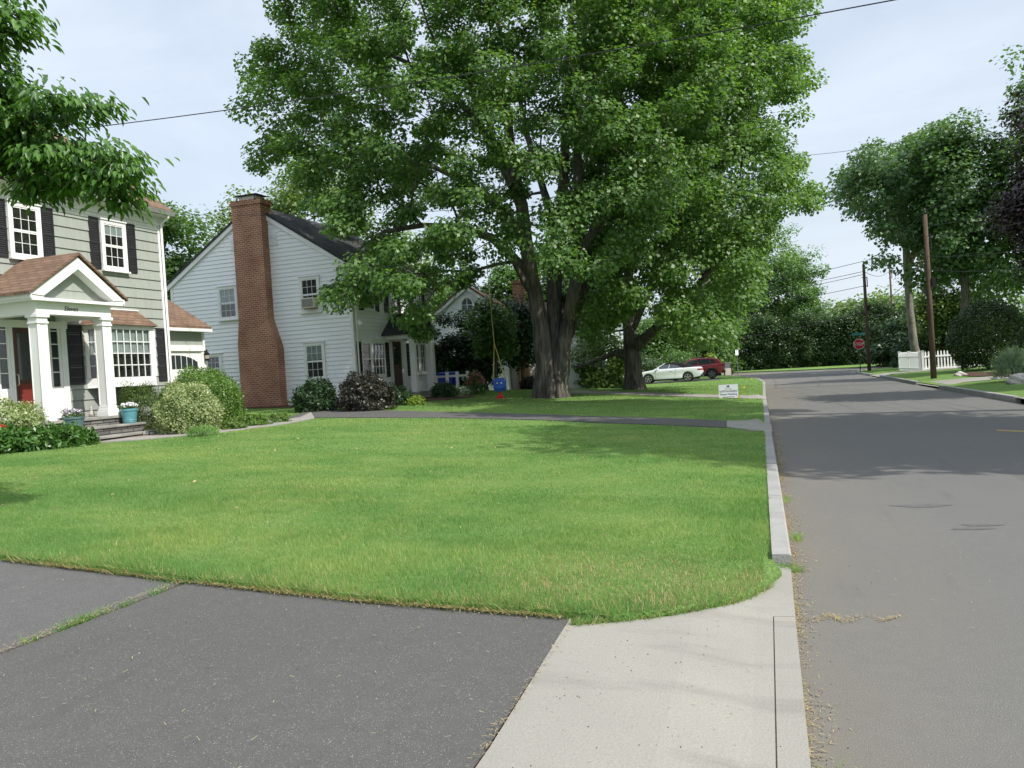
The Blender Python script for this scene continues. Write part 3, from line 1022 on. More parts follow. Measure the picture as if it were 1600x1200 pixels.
BV = []
DV = []
for (y0, y1, x0, dens, h, w) in ((4.6, 6.6, -8.5, 8500, .062, .0040), (6.6, 9, -13.5, 5200, .054, .0052), (9, 13, -17, 2500, .048, .0078), (13, 19, -20, 900, .046, .014), (19, 27, -20, 300, .044, .024), (27, 40, -24, 120, .044, .036), (40, 60, -24, 45, .044, .05)):
    x, y = scatter(x0, -.06, y0, y1, dens)
    # taller and shaggier at the driveway edge
    ye = np.interp(x, [-16, -10, -6.3, -4.2, -2.6, -1.22, -.8, -.4, -.15], [7.2, 6.0, 5.36, 5.08, 4.88, 4.8, 5.15, 5.45, 6.2])
    edge = np.clip(1 - (y - ye) / .25, 0, 1)
    hh = h * .66 * rng.uniform(.55, 1.25, len(x)) * (1 + .3 * lumpy(x, y, 2.1)) * (1 + .7 * edge)
    ok = ~((y < 6.58) & (x > -.12))
    x, y, hh, edge = x[ok], y[ok], hh[ok], edge[ok]
    P = np.stack([x, y, zt(x, y) + .055], 1)
    corner = np.exp(-((x + .9) ** 2 / .9 + (y - 5.6) ** 2 / .45)) * .55 + edge * .12
    spots = np.clip(lumpy(x, y, .8, 2) * .5 + lumpy(x, y, 3.7, 1) * .35 - .42, 0, .4) * .35 + .01
    hh = hh * (1 - .45 * np.minimum(1, corner * 1.6))
    dry = rng.random(len(x)) < .95 * corner * (lumpy(x, y, 5) * .35 + .75) + spots
    B = blades(P, hh, w * rng.uniform(.7, 1.4, len(x)), rng.uniform(.1, .75, len(x)))
    BV.append(B[~dry]); DV.append(B[dry])
# ragged fringe along the driveway edge and kerb
for (pl, k) in ((EDGE[:5], 9000), (ARC[1:], 2600), ([(-.06, 6.5), (-.11, 12), (-.16, 17.4)], 3500)):
    pl = np.array(pl); sg = np.linalg.norm(np.diff(pl, axis=0), axis=1); cum = np.concatenate([[0], np.cumsum(sg)])
    u = rng.uniform(0, cum[-1], k)
    x = np.interp(u, cum, pl[:, 0]); y = np.interp(u, cum, pl[:, 1]) + rng.normal(size=k) * .02 + .02 * (len(pl) != 3)
    x = x + rng.normal(size=k) * .012 - .03 * (len(pl) == 3) 
    P = np.stack([x, y, zt(x, y) + .02], 1)
    B = blades(P, rng.uniform(.03, .085, k) * (1 if len(pl) == 5 else .65), np.full(k, .006), rng.uniform(.3, 1.3, k))
    dr = rng.random(k) < .22
    BV.append(B[~dr]); DV.append(B[dr])
BV = np.concatenate(BV)
tag(npmesh('grass', BV.reshape(-1, 3), np.arange(len(BV) * 4).reshape(-1, 4), M['grass']), kind='stuff')
# straw: dead blades in the turf, clippings on the tarmac along the kerb and the slab
for k, (x0, x1, y0, y1, dens) in enumerate(((.06, .13, 3, 18, 14.0), (.05, .2, 6.5, 12, 3.0), (.08, .42, 5.2, 5.8, 1.6), (-1.19, -1.15, 2, 4.8, 2.0), (-4.26, -4.17, 2.2, 5.05, 4.0), (-4, -1.3, 2.6, 4.8, .022), (-8, -4.3, 2.6, 5.5, .02), (-1.2, 0, 2.5, 5.2, .006), (0, 1.6, 5, 14, .01), (-6.2, -1.25, 4.72, 5.3, 1.6))):
    n = int((x1 - x0) * (y1 - y0) * dens * 900)
    x = rng.uniform(x0, x1, n); y = rng.uniform(y0, y1, n)
    if k in (0, 1):
        x = x0 + (x - x0) * np.abs(rng.normal(size=n)) ; ok = lumpy(x * .2, y, 2.3) + rng.normal(size=n) * .7 > .05
        x, y = x[ok], y[ok]
    if k == 2:
        c = np.where(rng.random(n) < .7, 0, 1); x = np.where(c == 0, .30, .60) + rng.normal(size=n) * np.where(c == 0, .09, .05); y = 5.32 + (x - .3) * .12 + rng.normal(size=n) * np.where(c == 0, .035, .015) + .05 * np.sin(x * 30)
    if k == 9:
        ye = np.interp(x, [-6.3, -4.2, -2.6, -1.22], [5.36, 5.08, 4.88, 4.8]) - np.abs(rng.normal(size=n)) * .025
        y = ye
    n = len(x)
    a = rng.uniform(0, 6.28, n); L = rng.uniform(.008, .032, n); w = rng.uniform(.0012, .0026, n)
    z = np.where(x > 0, .0, zt(x, y) + .032) + rng.uniform(.003, .014, n)
    d = np.stack([np.cos(a), np.sin(a), rng.normal(size=n) * .15], 1) * L[:, None]; s = np.stack([-np.sin(a), np.cos(a), np.zeros(n)], 1) * w[:, None]
    P = np.stack([x, y, z], 1)
    DV.append(np.stack([P - s, P + s, P + d + s * .6, P + d - s * .6], 1))
DV = np.concatenate(DV)
tag(npmesh('dry_grass', DV.reshape(-1, 3), np.arange(len(DV) * 4).reshape(-1, 4), M['dry']), kind='stuff')
# weeds in the joint and at the kerb end
W_ = []
for (cx, cy, sx, sy, n) in ((-4.215, 4.12, .016, .10, 240), (-4.2, 4.5, .012, .05, 60), (-4.19, 4.8, .012, .05, 50), (-4.22, 3.75, .014, .04, 40), (.05, 6.46, .05, .02, 260), (.15, 7.6, .02, .08, 120), (.11, 9.6, .015, .1, 70), (.16, 3.2, .05, .07, 260), (-4.25, 5.12, .12, .05, 500)):
    x = cx + rng.normal(size=n) * sx; y = cy + rng.normal(size=n) * sy
    P = np.stack([x, y, np.where(x > 0.05, 0, zt(x, y) + .01)], 1)
    W_.append(blades(P, rng.uniform(.02, .07, n), rng.uniform(.003, .008, n), rng.uniform(.4, 1.6, n)))
W_ = np.concatenate(W_)
tag(npmesh('weeds', W_.reshape(-1, 3), np.arange(len(W_) * 4).reshape(-1, 4), M['grass']), kind='stuff')
# small dark crumbs and a few fallen leaves on the slab and tarmac
cr = MB()
for i in range(820):
    x = random.uniform(-3.9, .9) if i % 2 else random.uniform(-1.05, -.05); y = random.uniform(2.9, 5.0 if x < -.2 else 12)
    if i > 120:
        y = random.uniform(3, 16); x = .08 - .004 * (y - 6) + abs(random.gauss(0, .05))
    r = random.uniform(.0015, .0042); z = (0 if x > 0 else float(zt(x, y)) + .03) + r * .5
    v = [(x + r * random.uniform(.6, 1.3) * math.cos(a), y + r * random.uniform(.6, 1.3) * math.sin(a), z) for a in (0, 1.3, 2.5, 3.8, 5.1)]
    cr.add(v + [(x, y, z + r)] + [(x, y, z - r)], [(j, (j + 1) % 5, 5) for j in range(5)] + [((j + 1) % 5, j, 6) for j in range(5)])
tag(cr.build('litter', pm('crumbs', (.05, .04, .035), (.12, .07, .05), 30, .9)), kind='stuff')
fl = 60
P = np.stack([rng.uniform(-11, -.6, fl), rng.uniform(6.2, 16, fl), np.zeros(fl)], 1); P[:, 2] = zt(P[:, 0], P[:, 1]) + .11
leaves('fallen_leaves', P, np.tile([0, 0, 1.0], (fl, 1)) + rng.normal(size=(fl, 3)) * .3, rng.normal(size=(fl, 3)), .05, .035, M['dry'], None)['kind'] = 'stuff'


# ------------------------------------------------------------------ grey shingled house
def grey_house():
    H = thing('shingled_house', 'grey shingled two storey house with black shutters, gabled entry porch and boxed bay window', 'house', (-16.95, 20.45, 0), -.023)
    FA = Face((0, 0, 0), (0, 1, 0), (1, 0, 0))
    mb = MB()
    mb.box(-8, -.01, -13, -.01, .3, 6.85)
    for yy in (-13, -.012):
        mb.prism([(-8, yy, 6.85), (-.01, yy, 6.85), (-4, yy, 9.7)], (0, .01 if yy < -1 else -.01, 0))
    siding(FA, mb, lambda z: (-13, -.1), 1.02, 6.6, .279, .032)
    mb.build('wall', M['grey_siding'], H)
    f = MB(); f.box(-8.0, .012, -13.0, .006, .1, 1.0); f.build('foundation', M['fieldstone'], H)
    r = MB()
    for s in (1, -1):
        x1 = .36 if s > 0 else -8.36
        p = [(x1, -13.3, 6.90), (-4, -13.3, 10.02), (-4, -13.3, 10.12), (x1, -13.3, 7.0)]
        r.prism(p, (0, 13.5, 0))
    r.build('roof', M['brown_roof_y'], H)
    t = MB()
    FA.box(t, -13.2, .14, 6.58, 6.80, .021, .05); FA.box(t, -13.3, .18, 6.80, 6.83, 0.0, .34); FA.box(t, -13.3, .18, 6.83, 6.93, .29, .338)
    t.build('fascia', M['white'], H)
    d = MB(); FA.box(d, -13.1, .0, 6.40, 6.575, .022, .036)
    k = -6.5
    while k < -.05:
        FA.box(d, k, k + .035, 6.47, 6.525, .036, .062); k += .075
    FA.box(d, -13.1, .0, 6.565, 6.60, .022, .08)
    d.build('dentil_frieze', M['white'], H)
    gt = MB(); gt.prism([(.345, -13.3, 6.82), (.42, -13.3, 6.82), (.47, -13.3, 6.94), (.345, -13.3, 6.94)], (0, 13.5, 0)); gt.build('gutter', M['gutter'], H)
    cb = MB(); FA.box(cb, -.12, .012, .95, 6.58, .0, .042); cb.box(-.12, -.012, .0, .03, .95, 6.7); cb.build('corner_board', M['white'], H)
    ds = MB(); ds.tube([(.38, -.02, 6.84), (.36, -.02, 6.76), (.12, -.02, 6.62), (.09, -.02, 6.5), (.09, -.02, .75), (.2, -.02, .62)], .042, n=4); ds.build('downspout', M['white'], H)
    window(FA, H, -2.29, -1.40, 5.06, 6.41, 3, 2, case=.10, blind=.26, thick=.075)
    window(FA, H, -5.09, -4.18, 5.08, 6.42, 3, 2, case=.10, thick=.075)
    for a0, a1 in ((-2.66, -2.33), (-1.36, -1.03), (-5.48, -5.13), (-4.14, -3.79)):
        shutter(FA, H, a0, a1, 5.06, 6.44)
    # lower shutters beside the bay
    shutter(FA, H, -3.63, -3.14, 1.98, 3.52); shutter(FA, H, -.46, -.13, 1.98, 3.52)
    # bay window
    P = [(0, -3.07), (.5, -2.82), (.5, -1.10), (0, -.72)]
    b = MB()
    b.prism([(x, y, 1.88) for x, y in P], (0, 0, .24)); b.prism([(x, y, 3.40) for x, y in P], (0, 0, .12))
    b.prism([(x + .03, y, 1.865) for x, y in ((-.03, -3.09), (.49, -2.84), (.49, -1.08), (-.03, -.70))], (0, 0, .013))
    for x, y in P[1:3]:
        b.box(x - .07, x + .005, y - .05, y + .05, 2.12, 3.40)
    bay = b.build('bay_window', M['white'], H)
    core = MB(); core.prism([(.0, -2.95, 2.13), (.40, -2.76, 2.13), (.40, -1.16, 2.13), (.0, -.86, 2.13)], (0, 0, 1.26)); core.build('unlit_room_block', M['dark'], bay)  # solid block coloured dark in place of the unlit room
    def sub(p, q, cols, rows, blind, double):
        o = np.array([p[0], p[1], 0.]); v = np.array([q[0] - p[0], q[1] - p[1], 0.]); L = np.linalg.norm(v); tt = v / L; n = np.array([tt[1], -tt[0], 0])
        fc = Face(o - n * .05, tt, n)
        cs = .12 if double else .15
        e = MB()
        fc.box(e, .03, cs, 2.125, 3.395, 0, .05); fc.box(e, L - cs, L - .03, 2.125, 3.395, 0, .05)
        z0, z1 = 2.13, 3.39
        for c in range(1, cols):
            x = cs + (L - 2 * cs) * c / cols
            fc.box(e, x - .011, x + .011, z0, z1, .025, .045)
        for q_ in range(1, rows):
            zz = z0 + (z1 - z0) * q_ / rows; hw = .028 if (double and q_ == rows // 2) else .012
            fc.box(e, cs, L - cs, zz - hw, zz + hw, .022, .043)
        e.build('sash', M['white'], bay)
        g_ = MB(); fc.box(g_, cs, L - cs, z0, z1, .012, .016); g_.build('pane', M['glass'], bay)
        if blind:
            bl = MB(); fc.box(bl, cs + .02, L - cs - .02, z1 - .62, z1 - .50, -.012, .002); fc.box(bl, cs + .02, L - cs - .02, z1 - .50, z1, -.025, -.012)
            bl.build('blind', M['blind'], bay)
    sub((.5, -2.82), (.5, -1.10), 6, 4, True, False)
    sub((0, -3.07), (.5, -2.82), 2, 4, True, True)
    sub((.5, -1.10), (0, -.72), 2, 4, False, True)
    br = MB()
    lo = [(.0, -3.22, 3.52), (.62, -2.9, 3.52), (.62, -1.02, 3.52), (.0, -.60, 3.52)]; hi = [(.0, -2.85, 3.97), (.06, -2.75, 3.97), (.06, -1.2, 3.97), (.0, -1.1, 3.97)]
    br.hexa(lo + hi); br.build('bay_roof', M['brown_roof_y'], H)
    fl = MB(); FA.box(fl, -2.8, -1.14, 3.975, 4.01, .02, .08); fl.build('flashing', M['copper'], H)
    # things on the bay's sill are seen through the panes
    # porch
    c0 = -4.75
    fl = MB(); fl.box(0, 1.62, c0 - 1.2, c0 + 1.2, 1.08, 1.15); fl.build('porch_floor', M['stone'], H, bevel=.012)
    fb = MB(); fb.box(0.02, 1.58, c0 - 1.16, c0 + 1.16, .3, 1.078); fb.build('porch_base', M['fieldstone'], H)
    for (x1, hw, z) in ((1.98, 1.32, .93), (2.36, 1.5, .71)):
        s_ = MB(); s_.box(.04, x1, c0 - hw, c0 + hw + .22, z - .055, z); st = s_.build('step', M['stone'], H, bevel=.01)
        s2 = MB(); s2.box(.06, x1 - .04, c0 - hw + .04, c0 + hw + .18, .3, z - .057); s2.build('riser', M['fieldstone'], st)
    for a in (c0 - .93, c0 + .93):
        c = MB(); x = 1.40; w = .125
        c.box(x - w, x + w, a - w, a + w, 1.40, 3.36)
        for dx in (-1, 1):   # raised edges of the panelled faces
            c.box(x + dx * w - .012, x + dx * w + .012, a - w - .012, a - w + .05, 1.42, 3.34); c.box(x + dx * w - .012, x + dx * w + .012, a + w - .05, a + w + .012, 1.42, 3.34)
        for (z0, z1, e) in ((1.15, 1.26, .055), (1.26, 1.32, .04), (1.32, 1.40, .02), (3.36, 3.41, .03), (3.41, 3.50, .015), (3.50, 3.575, .05)):
            c.box(x - w - e, x + w + e, a - w - e, a + w + e, z0, z1)
        c.build('column', M['white'], H, bevel=.006)
    e = MB()
    e.box(1.26, 1.54, c0 - 1.08, c0 + 1.08, 3.577, 3.86)
    for s in (-1, 1):
        e.box(.022, 1.26, c0 + s * .95 - .13, c0 + s * .95 + .13, 3.577, 3.86)
    e.box(.022, 1.26, c0 - .82, c0 + .82, 3.78, 3.82)
    e.box(.022, 1.70, c0 - 1.32, c0 + 1.32, 3.862, 3.93)
    for s in (-1, 1):
        e.box(.03, 1.735, min(c0 + s * 1.32, c0 + s * 1.36), max(c0 + s * 1.32, c0 + s * 1.36), 3.90, 4.02)
        a0 = c0 + s * 1.32; a1 = c0 + s * .98
        e.box(1.55, 1.70, min(a0, a1), max(a0, a1), 3.932, 4.03)
    e.build('entablature', M['white'], H)
    ty = MB(); FT = Face((1.45, c0, 0), (0, 1, 0), (1, 0, 0))
    siding(FT, ty, lambda z: (-1.28 + max(0, z - 3.98) / .69, 1.28 - max(0, z - 3.98) / .69), 3.932, 4.84, .24, .02)
    ty.build('tympanum', M['grey_siding'], H)
    rk = MB()
    for s in (-1, 1):
        rk.prism([(1.46, c0 + s * 1.37, 3.99), (1.46, c0, 4.935), (1.46, c0, 4.66), (1.46, c0 + s * 1.0, 3.97)], (.26, 0, 0))
    rk.build('rake_board', M['white'], H)
    pr = MB()
    for s in (-1, 1):
        pr.prism([(.0, c0 + s * 1.43, 3.985), (.0, c0 + s * .0, 4.985), (.0, c0 + s * 0, 5.05), (.0, c0 + s * 1.43, 4.045)], (1.78, 0, 0))
    pr.build('porch_roof', M['brown_roof_x'], H)
    tx = txt('Eleven', .15, FA, c0 - .12, 3.68, 1.545, M['shutter'], H, 'house_number', shear=.25)
    # entry
    s_ = MB()
    for a0, a1 in ((c0 - 1.07, c0 - .90), (c0 + .90, c0 + 1.07), (c0 - .55, c0 - .47), (c0 + .47, c0 + .55)):
        FA.box(s_, a0, a1, 1.16, 3.40, .022, .09)
    FA.box(s_, c0 - 1.1, c0 + 1.1, 3.401, 3.576, .022, .10)
    for s in (-1, 1):
        a0, a1 = sorted((c0 + s * .55, c0 + s * .90))
        FA.box(s_, a0, a1, 1.16, 1.95, .022, .06); FA.box(s_, a0, a0 + .07, 1.95, 3.40, .022, .06); FA.box(s_, a1 - .07, a1, 1.95, 3.40, .022, .06)
        for z in (2.3, 2.65, 3.0, 3.33):
            FA.box(s_, a0 + .07, a1 - .07, z, z + .025, .045, .058)
    s_.build('door_surround', M['white'], H)
    for s in (-1, 1):
        sl = MB(); a0, a1 = sorted((c0 + s * .62, c0 + s * .83)); FA.box(sl, a0, a1, 1.95, 3.40, .034, .042)
        sl.build('sidelight', M['car_glass'], H)
    dr = MB(); FA.box(dr, c0 - .47, c0 + .47, 1.16, 3.40, .022, .05)
    door = dr.build('door', M['door_brown'], H)
    q = MB(); FA.box(q, c0 - .36, c0 + .36, 1.25, 2.05, .051, .062); q.build('panel', M['door_red'], door)
    q = MB(); FA.box(q, c0 - .34, c0 + .34, 2.15, 3.28, .051, .056); q.build('pane', M['car_glass'], door)
    q = MB(); q.tube([(.06, c0 - .40, 2.02), (.11, c0 - .40, 2.04), (.11, c0 - .40, 2.26), (.06, c0 - .40, 2.28)], .012, n=6); q.build('handle', M['cream'], door)
    # garage wing set back behind
    FG = Face((-2.0, 0, 0), (0, 1, 0), (1, 0, 0))
    gw = MB(); gw.box(-8, -2.012, .02, 4.10, .3, 3.78); gw.prism([(-8, 4.09, 3.78), (-2.012, 4.09, 3.78), (-5, 4.09, 5.75)], (0, -.02, 0))
    siding(FG, gw, lambda z: (.02, 4.0), .8, 3.7, .24, .02)
    gw.build('garage_wall', M['grey_siding'], H)
    gr = MB()
    for s in (1, -1):
        x1 = -1.72 if s > 0 else -8.28
        gr.prism([(x1, .03, 3.74), (-5, .03, 5.80), (-5, .03, 5.9), (x1, .03, 3.83)], (0, 4.2, 0))
    gr.build('garage_roof', M['brown_roof_y'], H)
    gf = MB(); FG.box(gf, .02, 4.24, 3.66, 3.76, .03, .30); FG.box(gf, 4.01, 4.11, .6, 3.66, .0, .05); FG.box(gf, .9, 3.98, 3.0, 3.12, .02, .10); FG.box(gf, 1.0, 3.98, 3.121, 3.2, .02, .06)
    FG.box(gf, 3.86, 3.98, .6, 3.0, .02, .07); FG.box(gf, 1.2, 1.32, .6, 3.0, .02, .07)
    gf.build('garage_trim', M['white'], H)
    gd = MB(); FG.box(gd, 1.32, 3.86, .62, 3.0, .021, .03)
    for i in range(4):
        for j in range(4):
            FG.box(gd, 1.40 + j * .61, 1.93 + j * .61, .72 + i * .58, 1.2 + i * .58, .03, .04) if i < 3 else None
    gdo = gd.build('garage_door', M['white'], H)
    gwd = MB(); cy = 2.59
    for i in range(8):
        t0 = cy - 1.1 + i * .275 + .02; t1 = t0 + .235
        hh = lambda a: 2.44 + .42 * math.sqrt(max(0, 1 - ((a - cy) / 1.2) ** 2))
        FG.poly(gwd, [(t0, 2.40), (t1, 2.40), (t1, hh(t1)), (t0, hh(t0))], .041, .046)
    gwd.build('arched_window', M['car_glass'], gdo)
    la = MB(); la.lathe([(.02, -.2), (.07, -.16), (.08, .02), (.10, .05), (.03, .15), (.012, .22)], (-1.86, 4.05, 2.85), 8); la.box(-2.0, -1.86, 4.03, 4.07, 2.98, 3.02)
    lo_ = la.build('lantern', M['lamp_black'], H)
    le = MB(); le.lathe([(.074, -.12), (.084, .0)], (-1.86, 4.05, 2.85), 8); le.build('glass', M['lens'], lo_)
    return H


grey_house()


# ------------------------------------------------------------------ white clapboard house with the brick chimney
def white_house():
    H = thing('clapboard_house', 'white clapboard house with tall brick end chimney and grey roof, beyond the front lawn', 'house', (-15.25, 28.85, 0), -.02)
    FGb = Face((0, 0, 0), (1, 0, 0), (0, -1, 0)); FF = Face((0, 0, 0), (0, 1, 0), (1, 0, 0))
    xl, yr, ez, rx, rzz = -8.42, 7.6, 6.1, -4.2, 8.83
    sl = (rzz - ez) / -rx
    mb = MB(); mb.box(xl + .01, -.012, .012, yr, .5, ez)
    mb.prism([(xl + .01, .012, ez), (-.012, .012, ez), (rx, .012, rzz - .02)], (0, .05, 0)); mb.prism([(xl, yr - .05, ez), (0, yr - .05, ez), (rx, yr - .05, rzz - .02)], (0, .05, 0))
    def ext(z):
        k = max(0, z - ez)
        return (xl + k / sl + .0, 0 - k / sl)
    siding(FGb, mb, ext, .98, rzz - .1, .165, .030)
    siding(FF, mb, lambda z: (.0, yr), .98, ez - .1, .165, .030)
    mb.build('wall', M['white_siding'], H)
    f = MB(); f.box(xl + .02, -.02, .02, yr - .02, .2, .975); f.build('foundation', M['concrete'], H)
    r = MB()
    for s in (1, -1):
        x1 = .36 if s > 0 else xl - .36
        z1 = ez - .36 * sl + .06
        r.prism([(x1, -.13, z1), (rx, -.13, rzz + .06), (rx, -.13, rzz + .16), (x1, -.13, z1 + .10)], (0, yr + .26, 0))
    r.build('roof', M['dark_roof'], H)
    t = MB()
    for s in (1, -1):
        x1 = .30 if s > 0 else xl - .30
        z1 = ez - .30 * sl
        t.prism([(x1, -.10, z1 - .14), (rx, -.10, rzz - .14), (rx, -.10, rzz + .055), (x1, -.10, z1 + .055)], (0, .075, 0))
    t.box(.02, .30, .0, yr, 5.86, 5.90); t.box(.27, .34, -.1, yr + .1, 5.87, 5.98); t.box(.0, .34, -.098, -.02, 5.72, 5.87)
    t.build('rake_board', M['white'], H)
    g_ = MB(); g_.prism([(.345, -.12, 5.88), (.41, -.12, 5.88), (.45, -.12, 5.99), (.345, -.12, 5.99)], (0, yr + .24, 0)); g_.build('gutter', M['white'], H)
    cb = MB(); cb.box(-.10, .036, -.036, .012, .9, 5.86); cb.box(-.022, .036, .012, .10, .9, 5.86); cb.build('corner_board', M['white'], H)
    for q in ((xl - .02, xl + .1, -.036, .012, .9, 5.95), (-.02, .036, yr - .1, yr + .02, .9, 5.86)):
        cb = MB(); cb.box(*q); cb.build('corner_board', M['white'], H)
    for yy in (.16, yr - .16):
        d = MB(); d.tube([(.36, yy, 5.9), (.33, yy, 5.8), (.09, yy, 5.55), (.07, yy, 5.4), (.07, yy, .95), (.18, yy, .85)], .04, n=4); d.build('downspout', M['white'], H)
    window(FGb, H, -6.08, -5.14, 4.45, 5.80, 3, 2, case=.10, blind=.5)
    window(FGb, H, -2.22, -1.32, 4.44, 5.83, 3, 2, case=.10, blind=.0)
    window(FGb, H, -2.22, -1.28, 1.78, 3.23, 3, 2, case=.10, blind=.45)
    window(FGb, H, -6.9, -6.1, 1.9, 3.1, 3, 2, case=.10)
    for x0 in (-3.50, -5.36):
        v = MB(); FGb.box(v, x0, x0 + .40, 7.20, 7.74, .012, .03)
        for i in range(9):
            z = 7.24 + i * .053
            v.hexa([FGb.p(x0 + .03, z, .031), FGb.p(x0 + .37, z, .031), FGb.p(x0 + .37, z, .055), FGb.p(x0 + .03, z, .055), FGb.p(x0 + .03, z + .045, .031), FGb.p(x0 + .37, z + .045, .031), FGb.p(x0 + .37, z + .045, .036), FGb.p(x0 + .03, z + .045, .036)])
        v.build('gable_vent', M['white_siding'], H)
    # chimney
    c = MB()
    c.prism([(-4.97, .033, .4), (-3.14, .033, .4), (-3.14, .033, 3.15), (-3.50, .033, 4.3), (-3.50, .033, 8.86), (-4.85, .033, 8.86), (-4.85, .033, 4.3), (-4.97, .033, 3.4)], (0, -.49, 0))
    c.box(-4.82, -3.53, .034, .30, 6.5, 8.85)
    c.box(-4.90, -3.45, -.50, .33, 8.861, 9.0); c.box(-4.87, -3.48, -.47, .30, 9.001, 9.07)
    ch = c.build('chimney', M['brick'], H)
    cap = MB(); cap.box(-4.50, -3.72, -.40, .14, 9.071, 9.22)
    cap.build('flue', M['cream'], ch)
    cap = MB(); cap.prism([(-4.60, -.5, 9.23), (-3.62, -.5, 9.23), (-3.62, .24, 9.23), (-4.60, .24, 9.23)], (0, 0, .04))
    for x in (-4.52, -3.70):
        for y in (-.5, .14):
            cap.box(x - .015, x + .015, y - .015, y + .015, 9.02, 9.19)
    cap.build('cap', M['black'], ch)
    # front
    for (a0, a1) in ((.95, 1.8), (3.12, 3.82), (5.55, 6.4)):
        window(FF, H, a0, a1, 4.42, 5.72, 3, 2, case=.09)
        shutter(FF, H, a0 - .42, a0 - .04, 4.40, 5.75); shutter(FF, H, a1 + .04, a1 + .42, 4.40, 5.75)
    for (a0, a1, sa, sb) in ((.52, 2.42, .12, 2.50), (5.0, 6.5, 4.58, 6.58)):
        P = [(0, a0), (.28, a0 + .38), (.28, a1 - .38), (0, a1)]
        b = MB(); b.prism([(x, y, 1.72) for x, y in P], (0, 0, .13))
        for x, y in P[1:3]:
            b.box(x - .06, x - .01, y - .025, y + .025, 1.849, 3.085)
        b.prism([(x, y, 3.08) for x, y in P], (0, 0, .14))
        b.prism([(x * 1.3, a0 - .05 + (y - a0) * (a1 - a0 + .1) / (a1 - a0), 3.222) for x, y in P], (0, 0, .05))
        bw = b.build('bow_window', M['white'], H)
        k = MB(); k.prism([(0, a0 + .1, 1.852), (.2, a0 + .42, 1.852), (.2, a1 - .42, 1.852), (0, a1 - .1, 1.852)], (0, 0, 1.22)); k.build('unlit_room_block', M['dark'], bw)  # dark filling painted as the shade indoors
        for p, q, cols, rows in ((P[0], P[1], 1, 2), (P[1], P[2], 4, 4), (P[2], P[3], 1, 2)):
            o = np.array([p[0], p[1], 0.]); v = np.array([q[0] - p[0], q[1] - p[1], 0.]); L = np.linalg.norm(v); tt = v / L; n = np.array([tt[1], -tt[0], 0]); fc = Face(o - n * .045, tt, n)
            e = MB(); fc.box(e, .02, .07, 1.852, 3.078, 0, .05); fc.box(e, L - .07, L - .02, 1.852, 3.078, 0, .05)
            for i in range(1, cols):
                x = L * i / cols; fc.box(e, x - .012, x + .012, 1.852, 3.078, .02, .04)
            for i in range(1, rows):
                z = 1.852 + 1.226 * i / rows; h = .025 if cols == 1 else .011; fc.box(e, .07, L - .07, z - h, z + h, .018, .038)
            e.build('sash', M['white'], bw)
            g_ = MB(); fc.box(g_, .07, L - .07, 1.852, 3.078, .010, .014); g_.build('pane', M['glass'], bw)
        shutter(FF, H, sa, sa + .36, 1.70, 3.15); shutter(FF, H, sb, sb + .36, 1.70, 3.15)
    s_ = MB()
    for a0, a1 in ((3.0, 3.14), (3.98, 4.12)):
        FF.box(s_, a0, a1, 1.02, 3.2, .012, .07)
    FF.box(s_, 3.0, 4.12, 3.2, 3.34, .012, .08); s_.build('door_surround', M['white'], H)
    d = MB(); FF.box(d, 3.14, 3.98, 1.02, 3.2, .018, .05); door = d.build('door', M['door_brown'], H)
    q = MB(); FF.box(q, 3.28, 3.84, 2.2, 3.05, .051, .056); q.build('pane', M['car_glass'], door)
    # portico
    c0 = 3.4
    for a in (c0 - .82, c0 + .82):
        c = MB(); c.box(1.16, 1.38, a - .11, a + .11, 1.02, 3.24); c.box(1.13, 1.41, a - .14, a + .14, 1.021, 1.12); c.box(1.13, 1.41, a - .14, a + .14, 3.12, 3.22); c.build('column', M['white'], H)
    e = MB(); e.box(.02, 1.42, c0 - .98, c0 - .74, 3.241, 3.44); e.box(.02, 1.42, c0 + .74, c0 + .98, 3.241, 3.44); e.box(.02, 1.2, c0 - .74, c0 + .74, 3.41, 3.435)
    e.prism([(1.28, c0 - .98, 3.442), (1.28, c0 + .98, 3.442), (1.28, c0, 4.22)], (.06, 0, 0))
    e.build('entablature', M['white'], H)
    pr = MB()
    for s in (-1, 1):
        pr.prism([(.02, c0 + s * 1.12, 3.40), (.02, c0, 4.29), (.02, c0, 4.37), (.02, c0 + s * 1.12, 3.47)], (1.52, 0, 0))
    pr.build('portico_roof', M['dark_roof_x'], H)
    fl = MB(); fl.box(.02, 1.6, c0 - 1.1, c0 + 1.1, .5, 1.015); fl.build('porch_floor', M['concrete'], H, bevel=.01)
    st = MB(); st.box(1.61, 2.05, c0 - .6, c0 + 1.1, .5, .85); st.build('step', M['concrete'], H, bevel=.01)
    return H


WH = white_house()
# window air conditioner
ac = thing('air_conditioner', 'pale window air conditioner sticking out of the upper gable window of the clapboard house', 'air conditioner', (-15.25 - 1.72, 28.85 + .035, 4.58), -.02)
a = MB(); a.box(-.29, .29, -.36, .0, 0, .40); body = a.build('casing', M['cream'], ac, bevel=.02)
a = MB()
for i in range(9):
    a.box(-.24, .24, -.372, -.361, .05 + i * .035, .07 + i * .035)
a.build('grille', M['metal'], ac)
a = MB(); a.box(-.34, -.292, -.08, -.05, .0, .40); a.build('side_panel', M['sign_white'], ac)
a = MB(); a.box(.292, .34, -.08, -.05, .0, .40); a.build('side_panel', M['sign_white'], ac)


